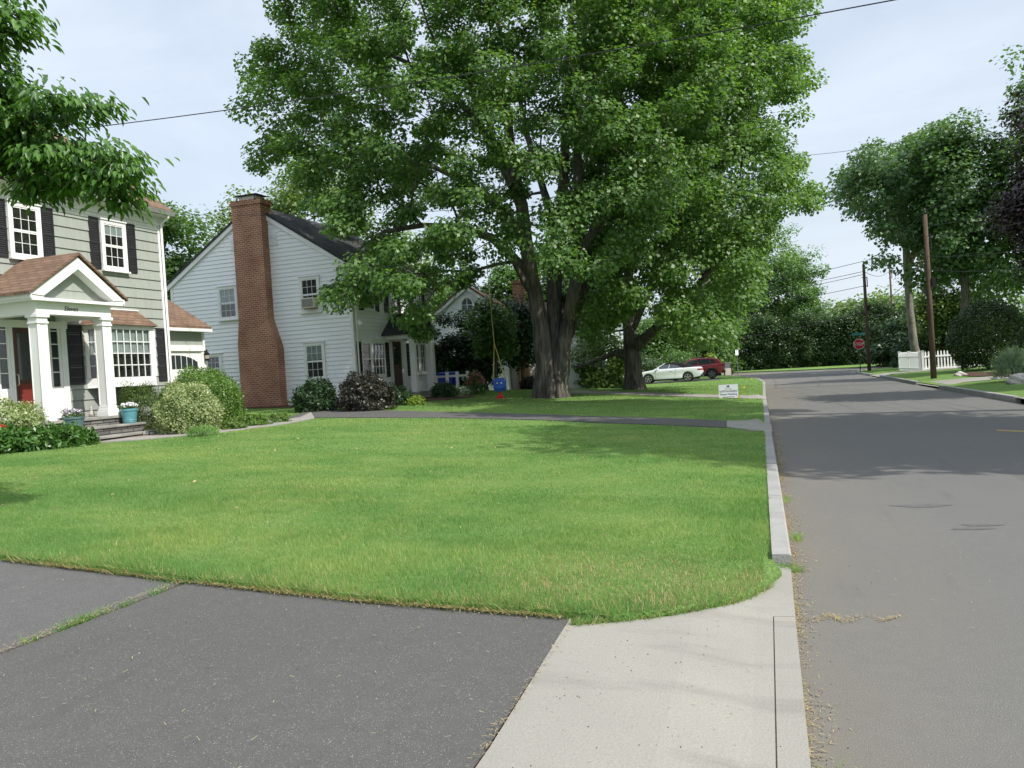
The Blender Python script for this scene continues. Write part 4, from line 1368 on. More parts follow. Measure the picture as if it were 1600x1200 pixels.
# ------------------------------------------------------------------ houses farther off
def far_house(name, label, loc, w, depth, ez, rz_, mat_roof, chim=None, rnd=True, base=.5, yaw=0.0, wing=None):
    H = thing(name, label, 'house', (loc[0], loc[1], 0), yaw)
    FGb = Face((0, 0, 0), (1, 0, 0), (0, -1, 0))
    sl = (rz_ - ez) / (w / 2)
    mb = MB(); mb.box(-w / 2 + .01, w / 2 - .01, .012, depth, base - .5, ez)
    mb.prism([(-w / 2 + .01, .012, ez), (w / 2 - .01, .012, ez), (0, .012, rz_ - .02)], (0, .05, 0)); mb.prism([(-w / 2, depth - .06, ez), (w / 2, depth - .06, ez), (0, depth - .06, rz_ - .02)], (0, .05, 0))
    siding(FGb, mb, lambda z: (-w / 2 + max(0, z - ez) / sl, w / 2 - max(0, z - ez) / sl), base, rz_ - .1, .19, .02)
    mb.build('wall', M['white_siding'], H)
    r = MB()
    for s in (1, -1):
        x1 = s * (w / 2 + .3); z1 = ez - .3 * sl + .05
        r.prism([(x1, -.2, z1), (0, -.2, rz_ + .05), (0, -.2, rz_ + .17), (x1, -.2, z1 + .12)], (0, depth + .4, 0))
    r.build('roof', mat_roof, H)
    t = MB()
    for s in (1, -1):
        x1 = s * (w / 2 + .26); z1 = ez - .26 * sl
        t.prism([(x1, -.17, z1 - .15), (0, -.17, rz_ - .15), (0, -.17, rz_ + .045), (x1, -.17, z1 + .045)], (0, .12, 0))
    t.build('rake_board', M['white'], H)
    if rnd:
        q = MB(); n = 20; zc = ez + (rz_ - ez) * .34
        for i in range(n):
            a0 = 2 * math.pi * i / n; a1 = 2 * math.pi * (i + 1) / n
            pts = [(.42 * math.cos(a0), zc + .50 * math.sin(a0)), (.42 * math.cos(a1), zc + .50 * math.sin(a1)), (.31 * math.cos(a1), zc + .39 * math.sin(a1)), (.31 * math.cos(a0), zc + .39 * math.sin(a0))]
            FGb.poly(q, pts, .015, .07)
        FGb.box(q, -.015, .015, zc - .39, zc + .39, .04, .06); FGb.box(q, -.31, .31, zc - .015, zc + .015, .041, .061)
        wn = q.build('round_window', M['white'], H)
        p = MB(); FGb.poly(p, [(.31 * math.cos(2 * math.pi * i / n), zc + .39 * math.sin(2 * math.pi * i / n)) for i in range(n)], .022, .035); p.build('pane', M['car_glass'], wn)
    return H, FGb


fp = D(737, 585, 47.0)
FH, FB = far_house('gabled_house', 'white gabled house with a round attic window, behind dark evergreens beyond the clapboard house', (fp[0], fp[1]), 4.2, 9, 5.0, 6.55, M['brown_roof_y'], base=.6, yaw=.16)
w = MB(); w.box(2.1, 7.5, 1.2, 8, .2, 4.7); Fw = Face((0, 1.2, 0), (1, 0, 0), (0, -1, 0)); siding(Fw, w, lambda z: (2.12, 7.5), .5, 4.7, .19, .02); w.build('wing_wall', M['white_siding'], FH)
w = MB()
for s in (1, -1):
    y1 = 1.2 - .35 if s > 0 else 8.35
    w.prism([(2.0, y1, 4.6), (2.0, 4.6, 5.6), (2.0, 4.6, 5.72), (2.0, y1, 4.72)], (5.8, 0, 0))
w.build('wing_roof', M['brown_roof_x'], FH)
w = MB(); w.box(2.55, 3.2, .62, 1.18, .2, 6.6); w.box(2.5, 3.25, .57, 1.25, 6.6, 6.75); w.build('chimney', M['brick'], FH)
window(Fw, FH, 4.2, 5.1, 1.7, 3.1, 3, 2)
fp = D(905, 560, 74.0)
FH2, FB2 = far_house('gabled_house', 'white house glimpsed through leaves between the two big maple trunks', (fp[0], fp[1]), 8.5, 9, 5.4, 8.0, M['dark_roof'], rnd=False, base=.2)
window(FB2, FH2, -2.6, -1.6, 3.6, 5.0, 3, 2); window(FB2, FH2, 1.2, 2.2, 3.6, 5.0, 3, 2)


# ------------------------------------------------------------------ cars
def wheel(parent, x, y, r, wd, side, rimmat, ns=5):
    def ring(prof, n=28):
        vs = []; fs = []
        for (rr, yy) in prof:
            for k in range(n):
                a = 2 * math.pi * k / n; vs.append((x + rr * math.cos(a), y + yy * side, r + rr * math.sin(a)))
        m = len(prof)
        for i in range(m):
            j = (i + 1) % m
            for k in range(n):
                k2 = (k + 1) % n; fs.append((i * n + k, i * n + k2, j * n + k2, j * n + k))
        return vs, fs
    t = MB(); t.add(*ring([(r * .72, -wd / 2), (r * .96, -wd / 2), (r, -wd * .3), (r, wd * .3), (r * .96, wd / 2), (r * .72, wd / 2)]))
    w = t.build('wheel', M['tyre'], parent, smooth=False)
    q = MB(); q.add(*ring([(r * .72, wd * .1), (r * .72, wd * .5), (r * .66, wd * .52), (r * .64, wd * .1)]))
    for i in range(ns):
        for dlt in (-.16, .16):
            a = 2 * math.pi * i / ns + math.pi / 2; b = a + dlt
            c0 = np.array([x + r * .12 * math.cos(a), y, r + r * .12 * math.sin(a)]); c1 = np.array([x + r * .67 * math.cos(b), y, r + r * .67 * math.sin(b)])
            d = unit(c1 - c0); nr = np.array([-d[2], 0, d[0]]) * r * .055; yv = np.array([0, side, 0.])
            q.hexa([c0 - nr + yv * wd * .30, c1 - nr + yv * wd * .36, c1 + nr + yv * wd * .36, c0 + nr + yv * wd * .30, c0 - nr + yv * wd * .42, c1 - nr + yv * wd * .48, c1 + nr + yv * wd * .48, c0 + nr + yv * wd * .42])
    vs, fs = ring([(r * .02, wd * .28), (r * .17, wd * .28), (r * .17, wd * .44), (r * .02, wd * .44)], 14); q.add(vs, fs)
    q.build('rim', rimmat, w)
    q = MB(); q.add(*ring([(r * .05, wd * .02), (r * .66, wd * .02), (r * .66, wd * .06), (r * .05, wd * .06)])); q.build('brake', M['cladding'], w)


def arch(cx, r, z0, n=9):
    """points over a wheel, from front (+x) to back along the sill"""
    a0 = math.asin(max(-1, min(1, (z0 - r[1]) / r[0])))
    return [(cx + r[0] * math.cos(a), r[1] + r[0] * math.sin(a)) for a in np.linspace(a0, math.pi - a0, n)]


def lofted(mb, prof, hw):
    n = len(prof)
    L = [(x, hw(z), z) for x, z in prof]; R = [(x, -hw(z), z) for x, z in prof]
    mb.add(L + R, [tuple(range(n)), tuple(range(n, 2 * n))[::-1]] + [(i, (i + 1) % n, n + (i + 1) % n, n + i) for i in range(n)])


def car_white():
    T = thing('convertible_car', 'white two door convertible with closed black fabric roof parked nose toward the tree', 'car', (-6.85, 60.2, float(zt(-6.85, 60)) + .07), math.pi + .02)
    W = 1.84; wf, wr, r = 1.40, -1.365, .33
    lo = .26
    low = [(2.30, .30)] + arch(wf, (.385, .33), lo) + arch(wr, (.385, .33), lo) + [(-2.20, .34)]
    top = [(-2.36, .52), (-2.37, .70), (-2.33, .93), (-2.26, 1.00), (-1.55, 1.01), (-.6, .975), (.4, .95), (.95, .955), (1.6, .88), (2.1, .76), (2.32, .64), (2.37, .48)]
    b = MB(); b.prism([(x, W / 2, z) for x, z in low + top], (0, -W, 0))
    body = b.build('body', M['white_car'], T, bevel=.075, seg=3)
    for m in body.data.polygons: m.use_smooth = True
    hw = lambda z: .80 - (z - .95) * .55
    s = MB(); lofted(s, [(-1.78, .99), (-1.45, 1.12), (-.95, 1.33), (-.45, 1.41), (.12, 1.40), (.22, 1.365), (.16, 1.315), (-.35, 1.30), (-.66, 1.24), (-.96, 1.03), (-.95, .985)], lambda z: hw(z) + .010); s.build('soft_top', M['soft_top'], T)
    s = MB(); lofted(s, [(.95, .94), (.18, 1.36), (-.35, 1.35), (-.7, 1.28), (-1.0, .97)], lambda z: hw(z) - .02); s.build('window', M['car_glass'], T)
    for sd in (1, -1):
        s = MB()
        s.tube([(.98, sd * .78, .955), (.22, sd * .585, 1.36)], .024, n=5)
        s.tube([(.9, sd * .815, .975), (-1.0, sd * .81, .995)], .014, n=5)
        s.tube([(-.05, sd * .785, .98), (-.12, sd * .615, 1.30)], .012, n=5)
        s.build('window_frame', M['white_car'], T)
    for sd in (1, -1):
        m = MB(); m.hexa([(.62, sd * .86, .99), (.80, sd * .86, .99), (.78, sd * 1.03, 1.0), (.66, sd * 1.03, 1.0), (.62, sd * .88, 1.10), (.76, sd * .88, 1.10), (.74, sd * 1.02, 1.11), (.66, sd * 1.02, 1.11)]); m.build('mirror', M['white_car'], T, bevel=.02)
        m = MB(); m.box(-.32, -.14, sd * .922 - .012, sd * .922 + .012, .80, .825); m.build('door_handle', M['alloy'], T)
        m = MB(); m.box(-2.385, -2.05, *sorted((sd * .60, sd * .925)), .78, .88); m.build('tail_light', M['tail'], T)
        m = MB(); m.box(1.95, 2.33, *sorted((sd * .55, sd * .905)), .60, .70); m.build('headlight', M['lens'], T)
        for x in (wf, wr):
            wheel(T, x, sd * .82, r, .22, sd, M['alloy'], 5)
        m = MB()
        m.tube([(.86, sd * .921, .30), (.90, sd * .922, .6), (.86, sd * .921, .92)], .006, n=4); m.tube([(-.48, sd * .921, .32), (-.50, sd * .922, .6), (-.55, sd * .921, .95)], .006, n=4)
        m.build('door_seam', M['cladding'], T)
    m = MB(); m.box(-2.395, -2.22, -.75, .75, .30, .42); m.build('diffuser', M['cladding'], T)
    m = MB(); m.box(-2.39, -2.365, -.26, .26, .60, .72); m.build('number_plate', M['sign_white'], T)
    u = MB(); u.box(-2.1, 2.1, -.7, .7, .16, .32)
    for x in (wf, wr): u.box(x - .37, x + .37, -.78, .78, .3, .70)
    u.build('underbody', M['black'], T)
    return T


def car_red():
    T = thing('suv_car', 'dark red hatchback SUV parked beyond the white convertible', 'car', (-5.35, 63.6, float(zt(-5.3, 63)) + .10), math.pi + .02)
    W = 1.80; wf, wr, r = 1.36, -1.31, .345
    lo = .30
    low = [(2.1, .36)] + arch(wf, (.40, .345), lo) + arch(wr, (.40, .345), lo) + [(-2.0, .42)]
    top = [(-2.18, .52), (-2.19, .72), (-2.14, 1.02), (-2.05, 1.08), (-.6, 1.04), (.9, 1.01), (1.7, .95), (2.1, .84), (2.22, .66), (2.22, .48)]
    b = MB(); b.prism([(x, W / 2, z) for x, z in low + top], (0, -W, 0))
    body = b.build('body', M['red_car'], T, bevel=.085, seg=3)
    for m in body.data.polygons: m.use_smooth = True
    hw = lambda z: .80 - (z - 1.0) * .33
    s = MB(); lofted(s, [(1.0, .98), (.25, 1.50), (-.3, 1.575), (-1.2, 1.56), (-1.75, 1.47), (-2.12, 1.04)], hw); s.build('cabin', M['red_car'], T, bevel=.03)
    s = MB()
    for sd in (1, -1):
        for pts in ([(.80, 1.05), (.28, 1.43), (-.25, 1.49), (-.30, 1.06)], [(-.36, 1.06), (-.31, 1.49), (-1.12, 1.47), (-1.22, 1.10)], [(-1.28, 1.11), (-1.18, 1.465), (-1.42, 1.43), (-1.72, 1.20)]):
            L = [(x, sd * (hw(z) + .006), z) for x, z in pts]; K = [(x, sd * (hw(z) - .02), z) for x, z in pts]; n = len(pts)
            s.add(L + K, [tuple(range(n)), tuple(range(n, 2 * n))] + [(i, (i + 1) % n, n + (i + 1) % n, n + i) for i in range(n)])
    s.hexa([(-2.11, -.62, 1.08), (-2.11, .62, 1.08), (-2.08, .62, 1.08), (-2.08, -.62, 1.08), (-1.80, -.56, 1.46), (-1.80, .56, 1.46), (-1.74, .56, 1.46), (-1.74, -.56, 1.46)])
    s.hexa([(.98, -.66, 1.02), (.98, .66, 1.02), (.94, .66, 1.0), (.94, -.66, 1.0), (.31, -.58, 1.48), (.31, .58, 1.48), (.27, .58, 1.46), (.27, -.58, 1.46)])
    s.build('window', M['car_glass'], T)
    s = MB()
    for sd in (1, -1):
        s.tube([(.15, sd * .58, 1.56), (.05, sd * .58, 1.61), (-1.35, sd * .56, 1.615), (-1.5, sd * .56, 1.55)], .02, n=5)
    s.build('roof_rail', M['cladding'], T)
    for sd in (1, -1):
        for x in (wf, wr):
            wheel(T, x, sd * .80, r, .22, sd, M['alloy_dark'], 5)
            c = MB(); A = arch(x, (.385, .345), .30, 12); B = arch(x, (.47, .345), .30, 12); y0, y1 = sorted((sd * .87, sd * .915))
            for i in range(11):
                c.hexa([(A[i][0], y0, A[i][1]), (B[i][0], y0, B[i][1]), (B[i + 1][0], y0, B[i + 1][1]), (A[i + 1][0], y0, A[i + 1][1]), (A[i][0], y1, A[i][1]), (B[i][0], y1, B[i][1]), (B[i + 1][0], y1, B[i + 1][1]), (A[i + 1][0], y1, A[i + 1][1])])
            c.build('wheel_arch', M['cladding'], T)
        m = MB(); m.box(-2.20, -1.85, *sorted((sd * .62, sd * .905)), .93, 1.06); m.build('tail_light', M['tail'], T)
        m = MB(); m.box(1.85, 2.18, *sorted((sd * .55, sd * .88)), .72, .84); m.build('headlight', M['lens'], T)
        m = MB(); m.box(.62, .78, *sorted((sd * .86, sd * 1.02)), 1.03, 1.15); m.build('mirror', M['red_car'], T, bevel=.02)
        m = MB(); m.box(-.9, .9, *sorted((sd * .86, sd * .91)), .30, .42); m.build('sill', M['cladding'], T)
    m = MB(); m.box(-2.25, -2.0, -.86, .86, .38, .60); m.build('bumper', M['cladding'], T, bevel=.03)
    m = MB(); m.box(-2.26, -2.251, -.26, .26, .62, .76) ; m.box(-2.25, -2.14, -.27, .27, .63, .75); m.build('number_plate', M['sign_white'], T)
    u = MB(); u.box(-1.95, 1.95, -.7, .7, .2, .36)
    for x in (wf, wr): u.box(x - .38, x + .38, -.76, .76, .3, .72)
    u.build('underbody', M['black'], T)
    return T


car_white(); car_red()
DRIVE3 = [(-10.5, 58.6), (-1.2, 58.4), (-1.35, 61.0), (-1.7, 64.4), (-2.3, 65.6), (-10.5, 65.4)]
struct(drape('parking_drive', [(-10.8, 58.9), (-3.4, 59.0), (-3.4, 65.2), (-10.8, 65.2)], .075, M['drive'], 1.2))

# ------------------------------------------------------------------ yard sign, flags
p = G(1139, 625)
ys = thing('yard_sign', 'small white advertising board on wire legs in the grass by the kerb', 'sign', (p[0], p[1], p[2] + .05), .03)
FS = Face((0, 0, 0), (1, 0, 0), (0, -1, 0))
b = MB(); FS.box(b, -.335, .335, .02, .50, -.006, .006); b.build('board', M['sign_white'], ys)
b = MB()
for x in (-.2, .2):
    b.tube([(x, .012, -.2), (x, .012, .45)], .005, n=5)
b.tube([(-.2, .012, .02), (.2, .012, .02)], .004, n=5)
b.build('wire_leg', M['metal'], ys)
for body, size, z, mt in (('W I L S O N', .045, .335, 'sign_ink'), ('SOFTWASHERS', .098, .232, 'sign_ink'), ('Power Washing', .098, .125, 'ink_blue'), ('www.softwashers.com', .05, .05, 'sign_ink')):
    o = txt(body, size, FS, 0, z, .008, M[mt], ys)
    o.scale = (.92, 1, 1)
b = MB(); FS.poly(b, [(-.045, .42), (0, .40), (.045, .42), (.05, .455), (.01, .475), (-.05, .46)], .006, .010); FS.poly(b, [(-.10, .40), (-.07, .41), (-.06, .40)], .006, .010); b.build('emblem', M['ink_blue'], ys)
FLG = [(1153, 634.5, 'yellow marker flag in the grass nearest the camera, below the white yard sign'), (1162, 616, 'yellow marker flag just right of the white yard sign, the upper one'), (1156, 619, 'yellow marker flag touching the right edge of the white yard sign, leaning low'), (1174, 600, 'yellow marker flag farthest off, near the lawn corner')]
for i, (px, py, lb) in enumerate(FLG):
    q = G(px, py)
    f = thing('marker_flag', lb, 'marker flag', (q[0], q[1], q[2] + .04), rng.uniform(-.5, .5), 'yellow utility marker flags')
    h = .30 if i != 2 else .17
    m = MB(); m.tube([(0, 0, -.1), (.02 if i != 2 else .1, 0, h)], .004, n=5); m.build('wire_stake', M['metal'], f)
    m = MB(); x = .02 if i != 2 else .1
    m.add([(x, 0, h), (x + .03, .02, h - .01), (x + .07, -.01, h - .04), (x + .065, .0, h - .11), (x + .03, .02, h - .10), (x, 0, h - .10)], [(0, 1, 4, 5), (1, 2, 3, 4)])
    m.build('flag', M['yellow'], f)

# ------------------------------------------------------------------ stop sign, street posts
q = np.array([5.95, 64.0, float(zt(5.95, 64.0))])
ss = thing('stop_sign', 'red octagonal stop sign with a teal street name blade on its post', 'sign', (6.15, 63.0, .08), -.06)
m = MB(); m.box(-.035, .035, -.015, .015, -.2, 2.75); m.build('post', M['pole_wood'], ss)
m = MB(); FS.poly(m, [(.39 * math.cos(math.radians(22.5 + 45 * i)), 1.92 + .39 * math.sin(math.radians(22.5 + 45 * i))) for i in range(8)], .017, .021); oc = m.build('octagon', M['sign_white'], ss)
m = MB(); FS.poly(m, [(.365 * math.cos(math.radians(22.5 + 45 * i)), 1.92 + .365 * math.sin(math.radians(22.5 + 45 * i))) for i in range(8)], .021, .024); m.build('face', M['sign_red'], oc)
tx = txt('STOP', .30, FS, 0, 1.815, .026, M['sign_white'], ss); tx.scale = (.92, 1, 1)
m = MB(); FS.box(m, -.42, .42, 2.54, 2.72, .016, .024); m.build('street_name_blade', M['sign_green'], ss)
q = D(1153, 583, 76.0); z0 = float(zt(q[0], q[1]))
sp = thing('street_name_post', 'thin pale post with a small sign, at the far corner near the red car', 'sign', (q[0], q[1], z0), 1.2)
m = MB(); m.tube([(0, 0, -.2), (0, 0, 2.35)], .04, n=7); m.build('post', M['metal'], sp)
m = MB(); m.box(-.33, .33, -.012, .012, 1.75, 2.25); m.build('plate', M['sign_white'], sp)

# ------------------------------------------------------------------ utility poles and wires
def pole(loc, top, label, rz=0.0, arm=False, gear=True):
    b = np.array([loc[0], loc[1], float(zt(loc[0], loc[1]))])
    t = thing('utility_pole', label, 'utility pole', b, rz, 'utility poles along the street')
    h = top - b[2]
    m = MB(); m.tube([(0, 0, -.3), (0, 0, h * .5), (0.0, 0, h)], [.128, .112, .09], n=12); m.build('shaft', M['pole_wood'], t, smooth=True)
    if gear:
        m = MB(); m.lathe([(.02, 0), (.045, .02), (.05, .12), (.03, .16), (.05, .2), (.02, .26)], (0, 0, h), 8); m.build('insulator', M['black'], t)
        m = MB()
        for z in (h - .9, h - 1.5):
            m.box(-.16, .16, -.04, .04, z, z + .05)
        m.tube([(.17, 0, h - 1.55), (.17, 0, h - .85)], .035, n=6); m.build('bracket', M['black'], t)
        m = MB(); m.box(.11, .28, -.12, .12, h * .56, h * .56 + .38); m.build('cable_box', M['black'], t)
        m = MB(); m.box(-.2, -.09, -.08, .08, h * .52, h * .52 + .2); m.build('cable_box', M['black'], t)
    if arm:
        m = MB(); m.box(-.12, .7, -.05, .05, h - 1.0, h - .9); m.build('crossarm', M['pole_wood'], t)
    return b, h


p1b, _ = pole((6.85, 40.0), 7.3, 'brown utility pole standing in the lawn in front of the white picket fence')
p2b, _ = pole((6.65, 62.2), 7.45, 'brown utility pole right beside the stop sign')
q = D(1398, 560, 92.0)
p3b, _ = pole((q[0], q[1]), 10.8, 'distant utility pole with its foot hidden behind the hedge trees', arm=True)


def wire(label, a, b, sag, r=.014, name='overhead_wire', n=24):
    a = np.array(a, float); b = np.array(b, float)
    P = [a + (b - a) * t - np.array([0, 0, sag * 4 * t * (1 - t)]) for t in np.linspace(0, 1, n)]
    m = MB(); m.tube([p - a for p in P], r, n=5)
    o = m.build(name, M['wire'], None)
    o.location = tuple(a)
    return tag(o, label, 'wire', 'overhead wires')


a = D(1700, -58, 17.5); b = D(205, 177, 26.5); v = unit(b - a)
wire('thick overhead wire crossing the whole sky in front of the big maple', a, b + v * 14 + np.array([0, 0, .25]), .5, .016)
wire('thin overhead wire passing under the big maple crown toward the clapboard house chimney', D(900, 318, 27), D(250, 335, 30), .15, .008)
T1 = np.array([6.85, 40.0, 0]); T2 = np.array([6.65, 62.2, 0]); T3 = np.array([p3b[0], p3b[1], 0]); T0 = np.array([9.6, -12.0, 0])
Z = lambda p, z: p + np.array([0, 0, z])
for i, (z0, z1, r, lb) in enumerate(((7.5, 8.6, .013, 'topmost wire from the near street pole toward the right edge'), (6.8, 6.9, .012, 'second wire down sagging from the near street pole to the right edge'), (6.35, 6.1, .013, 'third wire down sagging from the near street pole to the right edge'), (5.5, 5.4, .016, 'fourth grey cable down sagging from the near street pole to the right edge'), (4.9, 5.0, .016, 'lowest grey cable sagging from the near street pole to the right edge'))):
    wire(lb, Z(T1, z0), Z(T0, z1), 1.7, r * .65, n=40)
for i, (z1, z2, lb) in enumerate(((7.5, 7.65, 'topmost wire between the near street pole and the stop sign pole'), (5.3, 4.2, 'dark cable between the near street pole and the stop sign pole'))):
    wire(lb, Z(T1, z1), Z(T2, z2), .3, .014)
for z2, z3, lb in ((7.7, 11.0, 'topmost wire between the stop sign pole and the distant pole'), (7.0, 10.2, 'second wire between the stop sign pole and the distant pole'), (4.2, 6.0, 'low black cable between the stop sign pole and the distant pole')):
    wire(lb, Z(T2, z2), Z(T3, z3), .5, .018)
q = D(1180, 452, 84)
for z2, dz, lb in ((7.7, .2, 'topmost wire running left from the stop sign pole over the far hedge'), (7.0, -.3, 'second wire running left from the stop sign pole over the far hedge'), (6.8, -.9, 'third wire running left from the stop sign pole over the far hedge'), (6.0, -1.6, 'fourth wire running left from the stop sign pole over the far hedge')):
    wire(lb, Z(T2, z2), np.array([-12.0, 88, 9.1 + dz]), .7, .018)
wire('low black cable hanging left from the stop sign pole across the far hedge', Z(T2, 4.2), np.array([-12.0, 88, 4.2]), .9, .03)
wire('thin wire in the open sky between the maple crown and the right-hand trees', D(1255, 243, 45), D(1420, 219, 45), .1, .012)

# ------------------------------------------------------------------ picket fence at the right
pf = thing('picket_fence', 'white picket fence turning a corner behind the near utility pole', 'fence', (7.75, 55.5, float(zt(7.7, 55))), 0)
def pickets(mb, rails, a, b, h, posts):
    a = np.array(a, float); b = np.array(b, float); L = np.linalg.norm(b - a); d = (b - a) / L; nr = np.array([-d[1], d[0], 0])
    k = int(L / .165)
    for i in range(k + 1):
        p = a + d * (L * i / k); w = d * .038; t = nr * .012
        o = nr * .03
        mb.hexa([p + o - w - t, p + o + w - t, p + o + w + t, p + o - w + t, p + o - w - t + (0, 0, h), p + o + w - t + (0, 0, h), p + o + w + t + (0, 0, h), p + o - w + t + (0, 0, h)])
        mb.hexa([p + o - w - t + (0, 0, h), p + o + w - t + (0, 0, h), p + o + w + t + (0, 0, h), p + o - w + t + (0, 0, h), p + o - w * .1 - t + (0, 0, h + .07), p + o + w * .1 - t + (0, 0, h + .07), p + o + w * .1 + t + (0, 0, h + .07), p + o - w * .1 + t + (0, 0, h + .07)])
    for z in (.12, h * .74):
        t = nr * .018
        rails.hexa([a - t + (0, 0, z), b - t + (0, 0, z), b + t + (0, 0, z), a + t + (0, 0, z), a - t + (0, 0, z + .09), b - t + (0, 0, z + .09), b + t + (0, 0, z + .09), a + t + (0, 0, z + .09)])
    n = max(1, int(round(L / 2.2)))
    for i in range(n + 1):
        p = a + d * (L * i / n)
        q = MB(); q.box(p[0] - .065, p[0] + .065, p[1] - .065, p[1] + .065, -.2, h + .08); q.box(p[0] - .08, p[0] + .08, p[1] - .08, p[1] + .08, h + .081, h + .12); q.build('post', M['white'], posts)
mb = MB(); rl = MB()
pickets(mb, rl, (0.0, 0.6, 0), (.45, -3.7, 0), 1.08, pf); pickets(mb, rl, (.6, -3.75, 0), (4.4, -3.2, 0.03), 1.08, pf)
mb.build('picket', M['white'], pf)['kind'] = 'stuff'
rl.build('rail', M['white'], pf)

# ------------------------------------------------------------------ white garden fence, bins, swing beside the clapboard house
q = D(708, 608, 36.5); zb = float(zt(q[0], q[1]))
gf = thing('garden_fence', 'low white post and rail fence enclosing the blue bins beside the clapboard house', 'fence', (q[0], q[1], zb), .15)
FX = [(-.80, .25), (-.20, -.15), (.31, -.40), (.62, .35)]
for i, (x, y) in enumerate(FX):
    m = MB(); m.box(x - .06, x + .06, y - .06, y + .06, -.2, 1.02 if i else .9); m.box(x - .075, x + .075, y - .075, y + .075, 1.021 if i else .901, 1.05 if i else .93); m.build('post', M['white'], gf)
for i in range(3):
    m = MB()
    a = np.array([*FX[i], 0.]); b = np.array([*FX[i + 1], 0.]); d = unit(b - a); nr = np.array([-d[1], d[0], 0]) * .025
    for z in (.30, .82):
        m = MB()
        m.hexa([a - nr + (0, 0, z), b - nr + (0, 0, z), b + nr + (0, 0, z), a + nr + (0, 0, z), a - nr + (0, 0, z + .1), b - nr + (0, 0, z + .1), b + nr + (0, 0, z + .1), a + nr + (0, 0, z + .1)])
        m.build('rail', M['white'], gf)


def bin_(loc, rz, label):
    t = thing('recycling_bin', label, 'bin', loc, rz, 'blue recycling bins')
    m = MB(); m.hexa([(-.24, -.26, .06), (.24, -.26, .06), (.24, .26, .06), (-.24, .26, .06), (-.30, -.33, .92), (.30, -.33, .92), (.30, .33, .92), (-.30, .33, .92)]); m.box(-.31, .31, -.345, .345, .921, .965); m.build('body', M['bin_blue'], t, bevel=.02)
    m = MB(); m.hexa([(-.32, -.37, .967), (.32, -.37, .967), (.32, .36, .967), (-.32, .36, .967), (-.27, -.30, 1.03), (.27, -.30, 1.03), (.27, .34, 1.05), (-.27, .34, 1.05)]); m.build('lid', M['bin_blue'], t, bevel=.02)
    m = MB(); m.tube([(-.24, .42, .93), (.24, .42, .93)], .02, n=6); m.build('handle', M['bin_blue'], t)
    for x in (-.25, .25):
        m = MB(); m.tube([(x - .03, .26, .1), (x + .03, .26, .1)], .1, n=12); m.build('wheel', M['black'], t)
q = D(696, 604, 38.6); bin_((q[0], q[1], zb + .02), .3, 'left blue recycling bin behind the low white fence, beside the house corner')
q = D(707, 604, 39.5); bin_((q[0], q[1], zb + .02), .1, 'right blue recycling bin behind the low white fence, next to the second bin')
q = D(730, 600, 39.5); q[2] = float(zt(q[0], q[1]))

swp = D(781, 607, 30.0)
sw = thing('toddler_swing', 'blue bucket swing with red base hanging on yellow ropes from the big maple', 'swing', (swp[0], swp[1], swp[2] - .1), .25)
m = MB()
m.hexa([(-.18, -.13, .0), (.18, -.13, .0), (.18, .15, .0), (-.18, .15, .0), (-.22, -.17, .16), (.22, -.17, .16), (.24, .2, .42), (-.24, .2, .42)])
m.hexa([(-.23, .16, .02), (.23, .16, .02), (.23, .2, .02), (-.23, .2, .02), (-.24, .18, .48), (.24, .18, .48), (.24, .23, .48), (-.24, .23, .48)])
m.hexa([(-.22, -.2, .1), (.22, -.2, .1), (.22, -.16, .1), (-.22, -.16, .1), (-.22, -.23, .40), (.22, -.23, .40), (.22, -.19, .40), (-.22, -.19, .40)])
m.build('bucket_seat', M['blue'], sw, bevel=.03)
m = MB(); m.lathe([(.05, -.02), (.05, -.14), (.10, -.17), (.17, -.22), (.17, -.26), (.02, -.27)], (0, -.02, 0), 12); m.build('red_base', M['red_plastic'], sw)
for x in (-.07, .07):
    m = MB(); m.lathe([(.005, -.018), (.03, -.012), (.03, .012), (.005, .018)], (x, -.235, .30), 8); m.build('stud', M['sign_white'], sw)
knot = np.array([-.10, .0, 1.75]); tip = np.array([-.22, .1, 5.4])
for dx, dy in ((-.22, -.2), (.22, -.2), (-.22, .2), (.22, .2)):
    m = MB(); m.tube([(dx, dy, .40), ((dx + knot[0]) / 2, dy / 2, 1.07), knot], .011, n=5); m.build('rope', M['rope'], sw)
m = MB(); m.tube([knot, knot * .5 + tip * .5, tip], .013, n=5); m.build('rope', M['rope'], sw)

# ------------------------------------------------------------------ pale cabinets by the red car, boulder
q = D(1127, 583, 74.0)
cb = thing('utility_cabinet', 'pale cabinet with a grey box and dark edge trim standing right of the red car', 'cabinet', (q[0], q[1], .05), .25)
m = MB(); m.box(-.95, .18, -.3, .3, 0, 1.02); m.build('door', M['cream'], cb, bevel=.015)
m = MB(); m.box(.19, .26, -.32, .32, 0, 1.08); m.box(-1.0, -.951, -.32, .32, 0, 1.08); m.box(.84, .90, -.32, .32, 0, 1.0); m.build('trim', M['door_brown'], cb)
m = MB(); m.box(.27, .83, -.3, .3, 0, .62); m.build('body', M['cream'], cb, bevel=.015)
m = MB(); m.box(.29, .81, -.28, .28, .63, 1.12); m.box(.27, .83, -.30, .30, 1.121, 1.16); m.build('meter_box', M['metal'], cb, bevel=.015)


